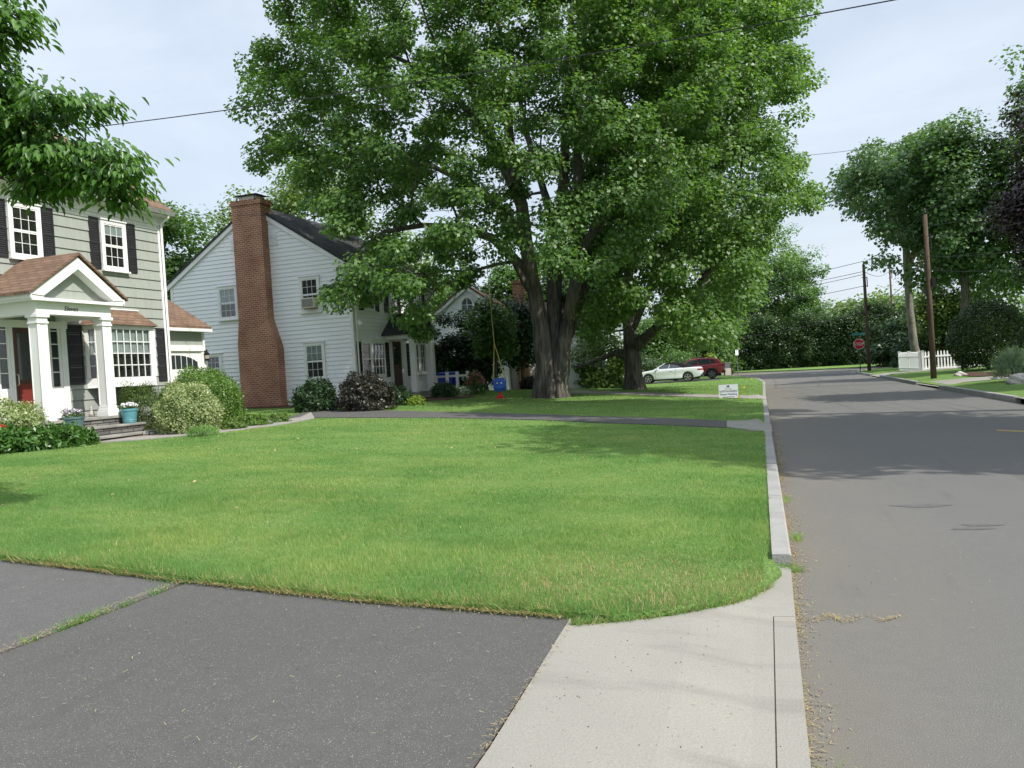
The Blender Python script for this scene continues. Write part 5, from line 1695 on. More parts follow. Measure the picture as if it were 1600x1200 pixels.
def boulder(label, loc, r, sx=1.0, sz=.7, mat='boulder'):
    bm = bmesh.new(); bmesh.ops.create_icosphere(bm, subdivisions=4, radius=1)
    k = random.uniform(0, 9)
    for v in bm.verts:
        c = v.co; f = 1 + .12 * math.sin(c.x * 3 + k) * math.sin(c.y * 4 + k) + .07 * math.sin(c.z * 7 + c.x * 5 + k) + .02 * math.sin(c.x * 17 + c.z * 13)
        v.co = Vector((c.x * f * r * sx, c.y * f * r, max(-.5, c.z) * f * r * sz))
    me = bpy.data.meshes.new('boulder'); bm.to_mesh(me); bm.free()
    me.polygons.foreach_set('use_smooth', [True] * len(me.polygons)); me.materials.append(M[mat])
    o = bpy.data.objects.new('boulder', me); COL.objects.link(o); o.location = tuple(map(float, loc))
    return tag(o, label, 'boulder')


q = D(1594, 607, 27.0); boulder('pale rounded boulder on the lawn at the right edge by the kerb', (q[0], q[1], float(zt(q[0], q[1])) + .08), .32, 1.2, .85)
q = D(1501, 589, 36.0); boulder('small dull grey boulder in the bed left of the large dark evergreen', (q[0], q[1], float(zt(q[0], q[1])) + .02), .24, 1.2, .8)

# ------------------------------------------------------------------ flower pots, cat ornament on the porch
def pot(label, loc, r, h, mat, fmat, n, fl):
    t = thing('flower_pot', label, 'flower pot', loc)
    m = MB(); m.lathe([(r * .72, 0), (r * .76, h * .06), (r * .80, h * .1), (r * .78, h * .14), (r * .84, h * .22), (r * .82, h * .25), (r * .95, h * .8), (r, h * .84), (r * 1.03, h * .86), (r * 1.03, h), (r * .93, h), (r * .9, h * .9), (.01, h * .9)], n=28); m.build('pot', mat, t, smooth=False)
    d = unit(rng.normal(size=(260, 3))); d[:, 2] = np.abs(d[:, 2]); P = d * rng.uniform(.3, 1, (260, 1)) * np.array([r * 1.05, r * 1.05, r * .7]) + np.array([0, 0, h * .95])
    leaves('plant', P, d + rng.normal(size=d.shape) * .4, d + rng.normal(size=d.shape) * .5, .05, .03, M['mid_leaf'], t)
    C = []
    for i in range(fl):
        a = i * 2.4; rr = r * (.55 + .4 * rng.random()); C.append([rr * math.cos(a), rr * math.sin(a), h + r * (.4 + .25 * rng.random())])
    C = np.repeat(np.array(C), n, 0); d = unit(rng.normal(size=C.shape)); P = C + d * np.array([.05, .05, .035])
    leaves('blossom', P, d + np.array([0, 0, .4]), rng.normal(size=C.shape), .045, .045, fmat, t)
    return t


HX = lambda n, a, z: np.array([-16.95 + n * math.cos(.023) + a * math.sin(.023), 20.45 - n * math.sin(.023) + a * math.cos(.023), z])
pot('bright teal pot of white flowers on the steps beside the right porch column', HX(1.79, -3.56, .93), .20, .36, M['teal'], M['petal_white'], 40, 6)
pot('dark teal pot of purple and white pansies on the porch between the columns', HX(1.62, -5.12, .93), .26, .27, M['dark_pot'], M['petal_purple'], 30, 8)
orn = thing('animal_ornament', 'small stone animal ornament sitting on the porch floor behind the right column', 'ornament', HX(.9, -3.85, 1.15))
m = MB(); m.lathe([(.02, 0), (.09, .01), (.10, .08), (.075, .17), (.045, .22), (.055, .25), (.06, .30), (.04, .345), (.01, .36)], n=12); m.build('body', M['boulder'], orn, smooth=True)
m = MB()
for s in (-1, 1):
    m.add([(s * .02, 0, .34), (s * .055, 0, .32), (s * .05, 0, .40), (s * .03, .02, .34)], [(0, 1, 2), (1, 3, 2), (3, 0, 2)])
m.build('ears', M['boulder'], orn); orn.scale = (.72, .72, .72)


# ------------------------------------------------------------------ the big maple on the lawn
def chain(pts):
    """limb given as (photo x, photo y, distance, radius)"""
    return [(D(a, b, c), r) for a, b, c, r in pts]


mb_ = G(862, 624)
dm = float((mb_ - CAM) @ FW)
base1 = mb_ - np.array([0, 0, .05])
T1C = [
    [(base1, .40), (base1 + np.array([.05, .1, .5]), .42), (D(868, 585, dm + .1), .40), (D(868, 550, dm + .2), .38), (D(866, 500, dm + .3), .33), (D(866, 430, dm + .5), .29), (D(872, 370, dm + .8), .26), (D(880, 290, dm + .8), .22), (D(884, 200, dm + .8), .18), (D(890, 90, dm + .6), .13), (D(895, -20, dm + .5), .07)],
    [(base1 + RT * -.30 - FW * .12, .40), (base1 + RT * -.30 - FW * .12 + np.array([0, 0, .5]), .31)] + chain([(853, 580, dm - .15, 0.344), (848, 545, dm - .15, 0.361), (845, 510, dm - .15, 0.318), (834, 450, dm - .3, 0.275), (824, 390, dm - .5, 0.249), (815, 320, dm - .8, 0.224), (800, 250, dm - 1.2, 0.181), (790, 150, dm - 1.5, 0.138), (780, 40, dm - 1.5, 0.077)]),
    [(base1 + RT * .32 - FW * .05, .36), (base1 + RT * .32 + np.array([0, 0, .5]), .31)] + chain([(879, 580, dm - .2, 0.284), (880, 545, dm - .2, 0.284), (888, 500, dm - .3, 0.275), (898, 450, dm - .4, 0.249), (906, 400, dm - .6, 0.224), (905, 330, dm - .9, 0.198), (902, 250, dm - 1, 0.163), (905, 150, dm - 1.2, 0.120), (915, 20, dm - 1.2, 0.069)]),
    chain([(886, 520, dm - .1, .3), (896, 490, dm + .1, .27), (915, 440, dm + .5, .25), (935, 380, dm + 1.2, .21), (975, 300, dm + 2, .17), (1020, 220, dm + 2.6, .13), (1060, 120, dm + 3, .08)]),
    chain([(832, 450, dm - .2, .3), (806, 408, dm - .3, .20), (770, 372, dm - 1, .17), (720, 356, dm - 1.8, .14), (660, 352, dm - 2.6, .10), (600, 362, dm - 3.2, .07), (560, 390, dm - 3.5, .04)]),
    chain([(824, 390, dm - .5, .28), (790, 330, dm + .3, .17), (740, 290, dm + 1, .13), (680, 262, dm + 1.5, .10), (600, 240, dm + 1.8, .07), (520, 220, dm + 2, .04)]),
    chain([(815, 320, dm - .8, .25), (770, 220, dm - 1.6, .15), (710, 150, dm - 2.4, .11), (640, 100, dm - 3, .08), (560, 60, dm - 3.2, .05)]),
    chain([(872, 370, dm + .8, .22), (850, 300, dm + 2.0, .15), (820, 200, dm + 3.2, .11), (800, 80, dm + 4, .07)]),
    chain([(906, 400, dm - .6, .22), (940, 340, dm - 1.8, .15), (990, 280, dm - 3, .11), (1040, 250, dm - 4, .07)]),
]
OUT1 = [(445, -170), (520, -200), (700, -230), (900, -230), (1020, -200), (1100, -120), (1130, 0), (1120, 140), (1100, 260), (1080, 330), (1010, 380), (960, 420), (930, 440), (880, 420), (830, 400),
        (800, 380), (760, 385), (715, 400), (690, 425), (668, 470), (640, 490), (600, 470), (575, 445), (525, 462), (512, 455), (545, 420), (565, 385), (590, 350), (545, 345), (515, 345), (478, 325), (492, 285), (470, 262), (445, 238),
        (408, 262), (412, 240), (440, 205), (425, 172), (385, 175), (375, 165), (400, 140), (402, 92), (425, 75), (450, 50), (430, 10), (438, -60)]
HOLES1 = [(788, 205, 16), (700, 335, 14), (760, 420, 30), (905, 150, 10), (640, 300, 10), (840, 345, 22), (520, 300, 12), (860, 220, 26), (870, 290, 30), (840, 420, 30), (905, 380, 26)]
C1 = crown_from_outline(OUT1, dm + .8, 7.8, 760, HOLES1, .62, minsep=.60, cx=800, inset=-8)
# drooping sprays in front of the house
DR = np.array([D(px, py, d) for px, py, d in ((530, 450, dm - 3), (560, 440, dm - 3.1), (655, 486, dm - 2.8), (650, 445, dm - 3.2), (520, 458, dm - 3), (575, 465, dm - 3.1), (645, 505, dm - 2.6), (660, 520, dm - 2.6),
                                              (680, 380, dm - 2.6), (640, 395, dm - 3), (610, 400, dm - 3.2), (700, 400, dm - 2), (720, 440, dm - 1), (735, 425, dm - .6))])
C1 = np.concatenate([C1, DR])
R1 = np.concatenate([rng.uniform(.52, .95, len(C1) - len(DR)), np.full(len(DR), .50)])
tree('maple_tree', 'huge many stemmed maple, broadest crown of all, standing before the clapboard house', base1, T1C, C1, R1, 330, .148, M['maple'], M['bark'], W=.8, flat=.66, droop=.55, axis_c=D(830, 250, dm), minr=.016, lowz=4.2)
# root flare and side stem give the foot its fluted outline
mrt = bpy.data.objects['trunk'] if 'trunk' in bpy.data.objects else None
fl = MB()
for an, ln, rr in ((0.2, .80, .22), (1.2, .7, .2), (2.3, .75, .22), (3.3, .85, .24), (4.1, .72, .19), (4.9, .76, .22), (5.6, .7, .2)):
    dx, dy = math.cos(an), math.sin(an)
    fl.tube([(dx * ln, dy * ln, -.12), (dx * ln * .72, dy * ln * .72, .12), (dx * .50, dy * .42, .6), (dx * .42, dy * .32, 1.2), (dx * .38, dy * .26, 1.7)], [rr * .4, rr * .75, rr * .9, rr * .7, rr * .4], n=9, jit=.05)
m_root = [o for o in COL.objects if o.get('category') == 'tree'][-1]
fl.build('root_flare', M['bark'], m_root, smooth=True)

# second maple behind it
mb2 = G(991, 611); d2 = float((mb2 - CAM) @ FW); base2 = mb2 - np.array([0, 0, .05])
T2C = [
    [(base2, .52), (base2 + np.array([0, 0, .4]), .42), (D(990, 580, d2), .40), (D(988, 555, d2), .42), (D(987, 545, d2), .38)],
    chain([(987, 545, d2, .36), (983, 515, d2, .30), (978, 470, d2, .26), (985, 400, d2 + .5, .21), (1000, 300, d2 + .8, .16), (1010, 180, d2 + 1, .11), (1020, 60, d2 + 1, .06)]),
    chain([(987, 545, d2, .34), (1010, 527, d2 - .4, .24), (1032, 507, d2 - .8, .21), (1065, 478, d2 - 1.4, .18), (1110, 420, d2 - 2, .14), (1160, 350, d2 - 2.4, .10), (1210, 280, d2 - 2.6, .06)]),
    chain([(983, 515, d2, .26), (1020, 440, d2 + 1, .18), (1080, 350, d2 + 2, .14), (1140, 250, d2 + 2.6, .10), (1180, 120, d2 + 3, .06)]),
    chain([(988, 555, d2, .30), (960, 552, d2 + .3, .14), (935, 562, d2 + .6, .11), (905, 574, d2 + 1, .07), (893, 571, d2 + 1.2, .04)]),
    chain([(978, 470, d2, .22), (950, 400, d2 + 1, .15), (930, 300, d2 + 2, .10), (920, 200, d2 + 3, .06)]),
]
OUT2 = [(900, -60), (1000, -130), (1150, -140), (1235, -80), (1262, -20), (1258, 20), (1235, 45), (1262, 70), (1274, 100), (1265, 130), (1245, 150), (1262, 165), (1266, 190), (1240, 205), (1265, 235), (1258, 262), (1262, 285), (1290, 300), (1300, 325), (1282, 340),
        (1262, 330), (1240, 335), (1245, 365), (1215, 400), (1190, 420), (1180, 460), (1155, 505), (1130, 556), (1085, 545), (1045, 552), (1020, 520), (1000, 490), (975, 510), (940, 520), (915, 545), (890, 520), (885, 450), (880, 380), (890, 200)]
HOLES2 = [(1090, 250, 12), (1110, 200, 12), (1040, 330, 16), (1010, 535, 20), (990, 530, 16)]
C2 = crown_from_outline(OUT2, d2 - .5, 8.0, 560, HOLES2, .6, minsep=.66, cx=1040, inset=20)
tree('maple_tree', 'second maple with a forked scarred trunk, between the big maple and the white convertible', base2, T2C, C2, rng.uniform(.62, 1.08, len(C2)), 300, .165, M['maple2'], M['bark'], W=.8, flat=.66, droop=.5, axis_c=D(1040, 250, d2), minr=.02, lowz=2.6)
fl = MB()
for an, ln, rr in ((0.4, .62, .22), (1.7, .55, .2), (2.9, .6, .22), (3.9, .62, .24), (5.0, .6, .22)):
    dx, dy = math.cos(an), math.sin(an)
    fl.tube([(dx * ln, dy * ln, -.12), (dx * ln * .7, dy * ln * .7, .12), (dx * .28, dy * .28, .6), (dx * .22, dy * .22, 1.3)], [rr * .4, rr * .8, rr * .85, rr * .6], n=8, jit=.05)
fl.build('root_flare', M['bark'], [o for o in COL.objects if o.get('category') == 'tree'][-1], smooth=True)

# ------------------------------------------------------------------ dogwood at the left, near the camera
db = np.array([-9.6, 6.9, 0]); db[2] = float(zt(db[0], db[1]))
dogp = [  # photo x, y, distance of leaf layers
    (10, 20, 8.6), (32, 28, 8.4), (18, 50, 8.5), (38, 48, 8.3), (-30, 40, 8.8), (-30, 80, 8.8),
    (0, 112, 8.6), (8, 128, 8.4), (-20, 140, 8.8), (0, 150, 8.7),
    (30, 190, 8.7), (70, 180, 8.6), (110, 165, 8.5), (145, 160, 8.4), (172, 168, 8.3), (120, 190, 8.7), (60, 215, 8.8), (20, 225, 8.9), (-30, 200, 9),
    (90, 225, 8.6), (130, 230, 8.5), (160, 243, 8.4), (185, 250, 8.3), (208, 264, 8.3), (222, 285, 8.2), (200, 285, 8.4), (180, 270, 8.5), (150, 265, 8.6), (115, 260, 8.8),
    (80, 255, 8.8), (45, 250, 8.9), (100, 290, 8.9), (75, 300, 9.0), (125, 285, 8.8), (60, 285, 9.0), (212, 302, 8.3), (140, 228, 8.8), (20, 265, 9.1), (0, 200, 8.6), (40, 170, 9.0), (-20, 250, 9.1),
    (-60, 120, 9), (-90, 180, 9), (-80, 60, 9), (-120, 120, 9.2), (-60, 220, 9), (-100, 260, 9.2), (-160, 200, 9.3), (-150, 100, 9.4), (-40, -20, 8.8), (20, -30, 8.6), (-90, -10, 9), (-150, 20, 9.3), (-220, 100, 9.6), (-230, 180, 9.6), (-60, -90, 9), (10, -80, 8.7), (-140, -80, 9.3)]
DC = np.array([D(a * .83 if a > 0 else a, b, c) for a, b, c in dogp])
jit_ = rng.normal(size=DC.shape) * np.array([.16, .3, .05])
DC = np.concatenate([DC, DC + jit_])
dtree = thing('dogwood_tree', 'dogwood with drooping layered leaves reaching into the frame at the left, nearest tree', 'tree', db)
rel = DC - db
pts, par, RR = grow([[(np.array([0, 0, -.1]), .15), (np.array([.0, .05, 1.0]), .13), (np.array([.1, .1, 2.2]), .12), (np.array([.35, .2, 3.1]), .09), (np.array([.9, .5, 3.75]), .065), (np.array([1.5, .7, 4.05]), .04)],
                     [(np.array([.1, .1, 2.2]), .08), (np.array([-.5, .5, 3.2]), .05), (np.array([-.9, .8, 4.2]), .03)], [(np.array([.35, .2, 3.1]), .07), (np.array([.6, .2, 4.2]), .05), (np.array([1.0, .3, 5.2]), .03)]], list(rel), seg=.35, bend=.10, lowz=3.0)
limbs(pts, par, RR, M['bark_dark'], dtree)
n_per = 95
idx = np.repeat(np.arange(len(rel)), n_per)
off = rng.normal(size=(len(idx), 3)) * np.array([.13, .13, .055])
P = rel[idx] + off
out = unit(off * np.array([1, 1, .2]) + unit(rel[idx] - np.array([.4, .4, 2.5])) * .12)
N = unit(out * .75 + np.array([0, 0, .7]) + rng.normal(size=P.shape) * .28)
T = out * .8 + rng.normal(size=P.shape) * .3 + np.array([0, 0, -1.1])
L = .108 * rng.uniform(.6, 1.2, len(P))
leaves('crown', P, N, T, L, L * .44, M['dogwood'], dtree, oval=True, fold=.10)

# ------------------------------------------------------------------ trees beyond
def gtree(name, label, px, d, toppy, half, n, per, leafL, mat, bark='bark', botpy=None, cr=.9, **kw):
    """background tree standing d metres away under photo column px, top at toppy, crown half-width in photo pixels"""
    q = D(px, 560, d); b = np.array([q[0], q[1], float(zt(q[0], q[1])) if d < 60 else 0.05])
    top = D(px, toppy, d)[2]; bot = D(px, botpy, d)[2] if botpy else b[2] + (top - b[2]) * .25
    rx = half / F * d; rz = (top - bot) / 2
    return ball_tree(name, label, b, top - b[2], rx, rz, n, per, leafL, M[mat], M[bark], cz=(top + bot) / 2 - b[2], cr=cr, **kw)


gtree('broadleaf_tree', 'dense green tree rising between the grey house and the clapboard house', 262, 47, 300, 62, 130, 90, .24, 'mid_leaf', botpy=560, cr=1.0)
gtree('broadleaf_tree', 'pale yellow green tree behind the clapboard house chimney, with airy outline', 392, 60, 300, 62, 100, 80, .26, 'light_leaf', botpy=520, cr=1.1)
gtree('broadleaf_tree', 'tall pale green tree above the clapboard house roof, partly behind the big maple', 505, 62, 235, 80, 150, 90, .26, 'light_leaf', botpy=470, cr=1.2)
gtree('broadleaf_tree', 'pale green tree seen low behind the clapboard house roof and maple boughs', 640, 66, 375, 75, 110, 80, .27, 'light_leaf', botpy=560, cr=1.1)
gtree('spruce_tree', 'thin dark spruce top poking into the sky above the dogwood at the left', 58, 62, 105, 36, 70, 70, .2, 'cool_leaf', botpy=380, cr=.55, cone=.85, tr=.16)
gtree('broadleaf_tree', 'green tree filling the gap right of the clapboard house front', 715, 62, 440, 60, 100, 90, .25, 'mid_leaf', botpy=590)
gtree('spruce_tree', 'dark feathery spruce beyond the clapboard house portico, by the sky gap', 742, 56, 415, 30, 60, 80, .2, 'dark_leaf', botpy=600, cr=.6, cone=.6)
# dark evergreens in front of the far gabled house
for px, dd, tp, hf, lb in ((640, 41, 500, 24, 'dark evergreen leftmost of the row, half hidden by the portico'), (668, 41.5, 490, 26, 'dark evergreen just right of the portico, behind the blue bins'), (700, 42, 500, 25, 'dark evergreen behind the right blue bin'), (728, 42, 488, 27, 'dark evergreen under the round attic window, tallest of the row'), (757, 43, 520, 24, 'dark evergreen behind the pink rose bush')):
    gtree('evergreen_tree', lb, px, dd, tp, hf, 46, 120, .13, 'dark_leaf', botpy=612, cr=.5, cone=.45, group='dark evergreens beside the clapboard house', tr=.12)
gtree('young_tree', 'slender light green young tree behind the blue swing', 772, 40, 465, 32, 60, 70, .17, 'mid_leaf', botpy=560, cr=.55, tr=.07)
gtree('evergreen_tree', 'dark low branching evergreen left of the big maple trunk, behind the swing', 815, 43, 470, 28, 50, 110, .16, 'dark_leaf', botpy=575, cr=.6, tr=.12)
gtree('evergreen_tree', 'dark evergreen mass just right of the big maple trunk', 912, 50, 415, 46, 110, 110, .2, 'dark_leaf', botpy=560, cr=.8)
gtree('young_tree', 'loose light green young tree in front of the white house between the maple trunks', 938, 47, 520, 42, 60, 80, .18, 'light_leaf', botpy=605, cr=.6, tr=.07)
gtree('broadleaf_tree', 'shaded green tree behind the swing rope, left of the big maple stems', 800, 57, 400, 34, 110, 100, .22, 'mid_leaf', botpy=560, cr=.9)
gtree('broadleaf_tree', 'shaded green tree seen between and behind the big maple stems', 870, 60, 390, 40, 120, 100, .24, 'mid_leaf', botpy=560, cr=1.0)
# mass beyond the cars
for px, dd, tp, hf, mt, lb in ((1015, 78, 500, 34, 'mid_leaf', 'bushy green tree behind the front of the white convertible'), (1055, 80, 470, 44, 'hedge_leaf', 'broad green tree behind the black roof of the convertible'), (1100, 82, 440, 50, 'mid_leaf', 'green tree above the red car'),
                               (1150, 99, 385, 46, 'mid_leaf', 'tall green tree right of the maple crown, above the pale cabinet'), (1205, 100, 350, 66, 'maple2', 'tallest bright green tree at the right shoulder of the maples'), (1180, 97, 480, 40, 'hedge_leaf', 'dark green tree behind the thin street name post')):
    gtree('broadleaf_tree', lb, px, dd, tp, hf, 130, 120, .27, mt, botpy=(582 if px < 1120 else 515), cr=1.25, group='trees beyond the parked cars')
gtree('spruce_tree', 'conical dark spruce at the foot of the sky gap left of the stop sign pole', 1264, 98, 400, 44, 90, 110, .24, 'cool_leaf', botpy=540, cr=.9, cone=.75)
gtree('broadleaf_tree', 'rounded green tree leaning out over the right edge of the spruce', 1222, 97, 400, 50, 100, 120, .25, 'mid_leaf', botpy=515, cr=1.1)
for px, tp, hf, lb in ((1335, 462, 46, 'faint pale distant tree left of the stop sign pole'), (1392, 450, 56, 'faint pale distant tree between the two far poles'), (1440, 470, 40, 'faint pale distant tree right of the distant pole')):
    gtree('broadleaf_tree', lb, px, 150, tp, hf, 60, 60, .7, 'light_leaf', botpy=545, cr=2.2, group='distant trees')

# hedge of arborvitae beyond the cross street
HB = [(1140, 500), (1163, 492), (1186, 496), (1208, 490), (1230, 496), (1252, 488), (1274, 494), (1296, 490), (1316, 494), (1336, 478), (1356, 482), (1378, 470), (1400, 486), (1422, 478), (1445, 500)]
for i, (px, tp) in enumerate(HB):
    dd = 92 - i * .7
    q = D(px, 575, dd)
    top = D(px, tp, dd)[2]
    ball_tree('hedge_tree', 'tall clipped evergreen in the long hedge row beyond the cross street', (q[0], q[1], 0.0), top, 1.25, top * .5, 64, 200, .17, M['hedge_leaf'], M['bark_dark'], cz=top * .5, cr=.75, tr=.12, group='evergreen hedge row beyond the cross street', ry=1.1, flat=1.1)

# right-hand street trees: pale leaning trunk with a high crown
q = G(1432, 576); d3 = 58.0; q = D(1436, 572, d3); b3 = np.array([q[0], q[1], float(zt(q[0], q[1]))])
T3C = [[(b3, .36), (D(1428, 540, d3), .29), (D(1421, 480, d3), .25), (D(1417, 420, d3), .23), (D(1416, 385, d3), .21), (D(1412, 320, d3 + .5, ), .2), (D(1410, 250, d3 + 1), .1)],
       [(D(1416, 385, d3), .24), (D(1398, 350, d3 - .5), .2), (D(1385, 315, d3 - 1), .16), (D(1360, 270, d3 - 2), .1)],
       [(D(1417, 420, d3), .24), (D(1440, 370, d3 + .5), .18), (D(1465, 320, d3 + 1), .13), (D(1480, 250, d3 + 1), .08)]]
OUT3 = [(1300, 330), (1296, 290), (1305, 262), (1330, 250), (1345, 225), (1362, 210), (1395, 222), (1420, 205), (1450, 195), (1480, 180), (1500, 200), (1510, 300), (1500, 400), (1480, 430), (1455, 420), (1440, 400), (1425, 380), (1400, 390), (1390, 430), (1372, 425), (1380, 390), (1365, 372), (1372, 350), (1350, 345), (1320, 330)]
C3 = crown_from_outline(OUT3, d3 + .2, 5.5, 190, [(1405, 310, 8), (1432, 330, 10), (1400, 350, 12), (1440, 290, 8), (1385, 300, 6)], .5, minsep=.8, inset=14)
tree('street_tree', 'tall tree with a pale leaning trunk and high open crown behind the picket fence', b3, T3C, C3, rng.uniform(.8, 1.25, len(C3)), 130, .26, M['cool_leaf'], M['bark_pale'], flat=.6, axis_c=D(1410, 300, d3), minr=.03)
gtree('broadleaf_tree', 'tall bright tree behind the near utility pole, with wispy upright shoots on top', 1512, 52, 168, 64, 150, 110, .25, 'cool_leaf', botpy=470, cr=1.1, tr=.3)
gtree('broadleaf_tree', 'tallest tree in the top right corner, behind the purple leaved tree', 1630, 50, 118, 58, 150, 110, .25, 'mid_leaf', botpy=450, cr=1.1, tr=.3)
gtree('broadleaf_tree', 'light green understorey tree between the near pole and the dark round evergreen', 1475, 60, 440, 44, 90, 90, .24, 'light_leaf', botpy=585, cr=.9)
gtree('broadleaf_tree', 'shaded green tree above the dark round evergreen', 1540, 58, 380, 60, 120, 90, .24, 'mid_leaf', botpy=570, cr=1.0)
gtree('broadleaf_tree', 'green tree behind the white picket fence, low and dark', 1405, 70, 500, 40, 80, 90, .26, 'dark_leaf', botpy=585, cr=.9)
gtree('purple_beech', 'dark purple leaved tree cut by the right edge of the picture', 1688, 38, 150, 85, 200, 130, .17, 'beech', botpy=470, cr=.9, tr=.3)

# trees of the houses across the street: outside the picture, but their shade falls on the road and lawn
for nm, b, h, rx, rz, n in (('street_tree', (10.3, 13.5), 13.5, 4.5, 3.2, 330), ('street_tree', (8.4, 20.6), 17.5, 3.6, 2.4, 200), ('street_tree', (13.4, 27.2), 12.0, 2.2, 2.8, 130), ('street_tree', (15.0, -1.9), 12.5, 2.0, 2.4, 70)):
    bb = np.array([b[0], b[1], float(zt(*b))])
    ball_tree(nm, 'leafy street tree on the lawn across the road', bb, h, rx, rz, n, 90, .3, M['mid_leaf'], M['bark'], cr=1.1, tr=.25, group='street trees across the road')

# ------------------------------------------------------------------ shrubs
def gs(name, label, px, py, d, rpx, hpx, n, leafL, mat, ry=None, z=None, **kw):
    q = D(px, py, d); r = rpx / F * d; h = hpx / F * d
    return shrub(name, label, (q[0], q[1], float(zt(q[0], q[1])) + .06), r, ry * r if ry else r, h, n, leafL, M[mat], **kw)


gs('round_evergreen', 'large dark rounded evergreen at the right, beside the picket fence', 1546, 583, 40, 57, 108, 22000, .095, 'yew', low=-.75, rough=.035, ry=.9)
gs('arborvitae_shrub', 'large bright green dome shaped evergreen at the corner of the grey house', 318, 655, 22.5, 62, 92, 26000, .05, 'arbor', rough=.07, low=-.5)
gs('variegated_shrub', 'rounded cream variegated shrub in front of the bright green dome', 297, 668, 20.6, 49, 80, 15000, .05, 'varieg', rough=.10, low=-.5)
gs('mugo_pine', 'low dark olive pine shrub right of the porch steps', 226, 666, 21.9, 46, 72, 15000, .05, 'mugo', rough=.2, low=-.4, up=.5, W=.35)
gs('variegated_shrub', 'cream variegated shrub with pink tips at the left edge by the porch', 12, 668, 18.2, 52, 74, 11000, .055, 'varieg', rough=.16, low=-.5)
# broad leaved plants by the path, one clump per plant
for i, (px, py, lb) in enumerate(((-10, 702, 'broad leaved peony plant at the very left edge of the bed'), (28, 698, 'broad leaved peony plant second from the left edge, below the variegated shrub'), (66, 695, 'broad leaved peony plant in the middle of the bed by the porch'), (100, 691, 'broad leaved peony plant just left of the porch steps'), (120, 688, 'broad leaved peony plant touching the stone steps, last of the row'))):
    gs('peony_plant', lb, px, py, 16.9 + .4 * i, 30 - i, 40 - i * 3.5, 1100, .12, 'peony', rough=.2, low=-.25, W=.42, up=.3, group='peony plants along the stone path')
t = thing('red_flower', 'single red bloom at the left edge among the broad leaves', 'flower', D(3, 668, 17.2))
d = unit(rng.normal(size=(60, 3))); leaves('petals', d * .045, d, rng.normal(size=d.shape), .06, .05, M['petal_red'], t)
m = MB(); m.tube([(0, 0, 0), (0, .02, -.5)], .006, n=5); m.build('stem', M['mid_leaf'], t)
gs('grass_tuft', 'light green grassy tuft at the front of the mulch bed', 318, 676, 19.3, 22, 14, 900, .12, 'grass', W=.10, up=1.4, low=-.1)
for px, py, r, h, mt, lb in ((365, 671, 18, 12, 'light_leaf', 'low pale ground plant behind the edging stones, left of the path end'), (398, 665, 22, 18, 'arbor', 'low yellow green ground plant right of the bright dome shrub'), (432, 658, 20, 14, 'light_leaf', 'low pale ground plant at the far end of the mulch bed')):
    gs('ground_plant', lb, px, py, 21.0 + (px - 365) * .03, r, h, 1100, .06, mt, rough=.25, low=-.1, up=.6)
# by the clapboard house
gs('foundation_shrub', 'dark green shrub below the lower gable window of the clapboard house', 494, 640, 27.6, 33, 48, 5000, .085, 'dark_leaf', rough=.14, low=-.5)
gs('purple_shrub', 'purplish dark shrub at the corner of the clapboard house', 573, 640, 26.8, 42, 58, 6000, .085, 'purple_shrub', rough=.16, low=-.5)
gs('foundation_shrub', 'small dark shrub in front of the clapboard house door', 622, 632, 29.4, 22, 30, 2500, .08, 'dark_leaf', rough=.15, low=-.5)
gs('lime_plant', 'small lime green plant beside the portico steps', 650, 629, 29.0, 13, 14, 700, .08, 'lime', low=-.3)
gs('foundation_shrub', 'dark shrub right of the portico step, under the low white fence', 695, 622, 33.5, 20, 24, 2000, .08, 'dark_leaf', low=-.4)
gs('foundation_shrub', 'grey green shrub in front of the garden fence posts', 722, 621, 34.0, 18, 16, 1500, .07, 'bluegrass', low=-.4, up=.8, W=.3)
rb = gs('rose_bush', 'rose bush with pink blooms at the end of the low white fence', 744, 616, 35.5, 14, 36, 1500, .08, 'mid_leaf', low=-.6, rough=.2)
d = unit(rng.normal(size=(90, 3))); d[:, 2] = np.abs(d[:, 2]) - .15; P = d * np.array([.40, .40, .55]) * rng.uniform(.8, 1.05, (90, 1)) + np.array([0, 0, .5]); P = np.repeat(P, 5, 0) + rng.normal(size=(450, 3)) * .025
leaves('blossom', P, rng.normal(size=P.shape) + (0, 0, .5), rng.normal(size=P.shape), .06, .06, M['petal_pink'], rb)
gs('foundation_shrub', 'small round dark bush left of the big maple foot, by the far white wall', 828, 607, 41, 14, 20, 1200, .1, 'purple_shrub', low=-.5)
# low hedge between the trunks
for i, px in enumerate((908, 926, 944, 962)):
    gs('low_hedge_bush', 'low clipped dark bush in the short hedge between the two maple trunks', px, 608, 48.5 - i * .4, 13, 17, 1500, .1, 'dark_leaf', low=-.6, rough=.07, group='low hedge bushes between the maples')
for px, py, dd, r, h, mt, lb in ((955, 598, 54, 34, 52, 'light_leaf', 'yellow green shrub behind the low hedge between the trunks'), (905, 600, 53, 30, 44, 'mid_leaf', 'green shrub right beside the big maple trunk, behind the low hedge'), (1012, 585, 72, 30, 40, 'hedge_leaf', 'green shrub behind the bonnet of the white convertible'), (1062, 580, 75, 40, 44, 'mid_leaf', 'green shrub behind the white convertible'), (1105, 576, 80, 22, 36, 'lime', 'bright green upright shrub behind the red car roof')):
    gs('garden_shrub', lb, px, py, dd, r, h, 3500, .17, mt, low=-.5, rough=.16)
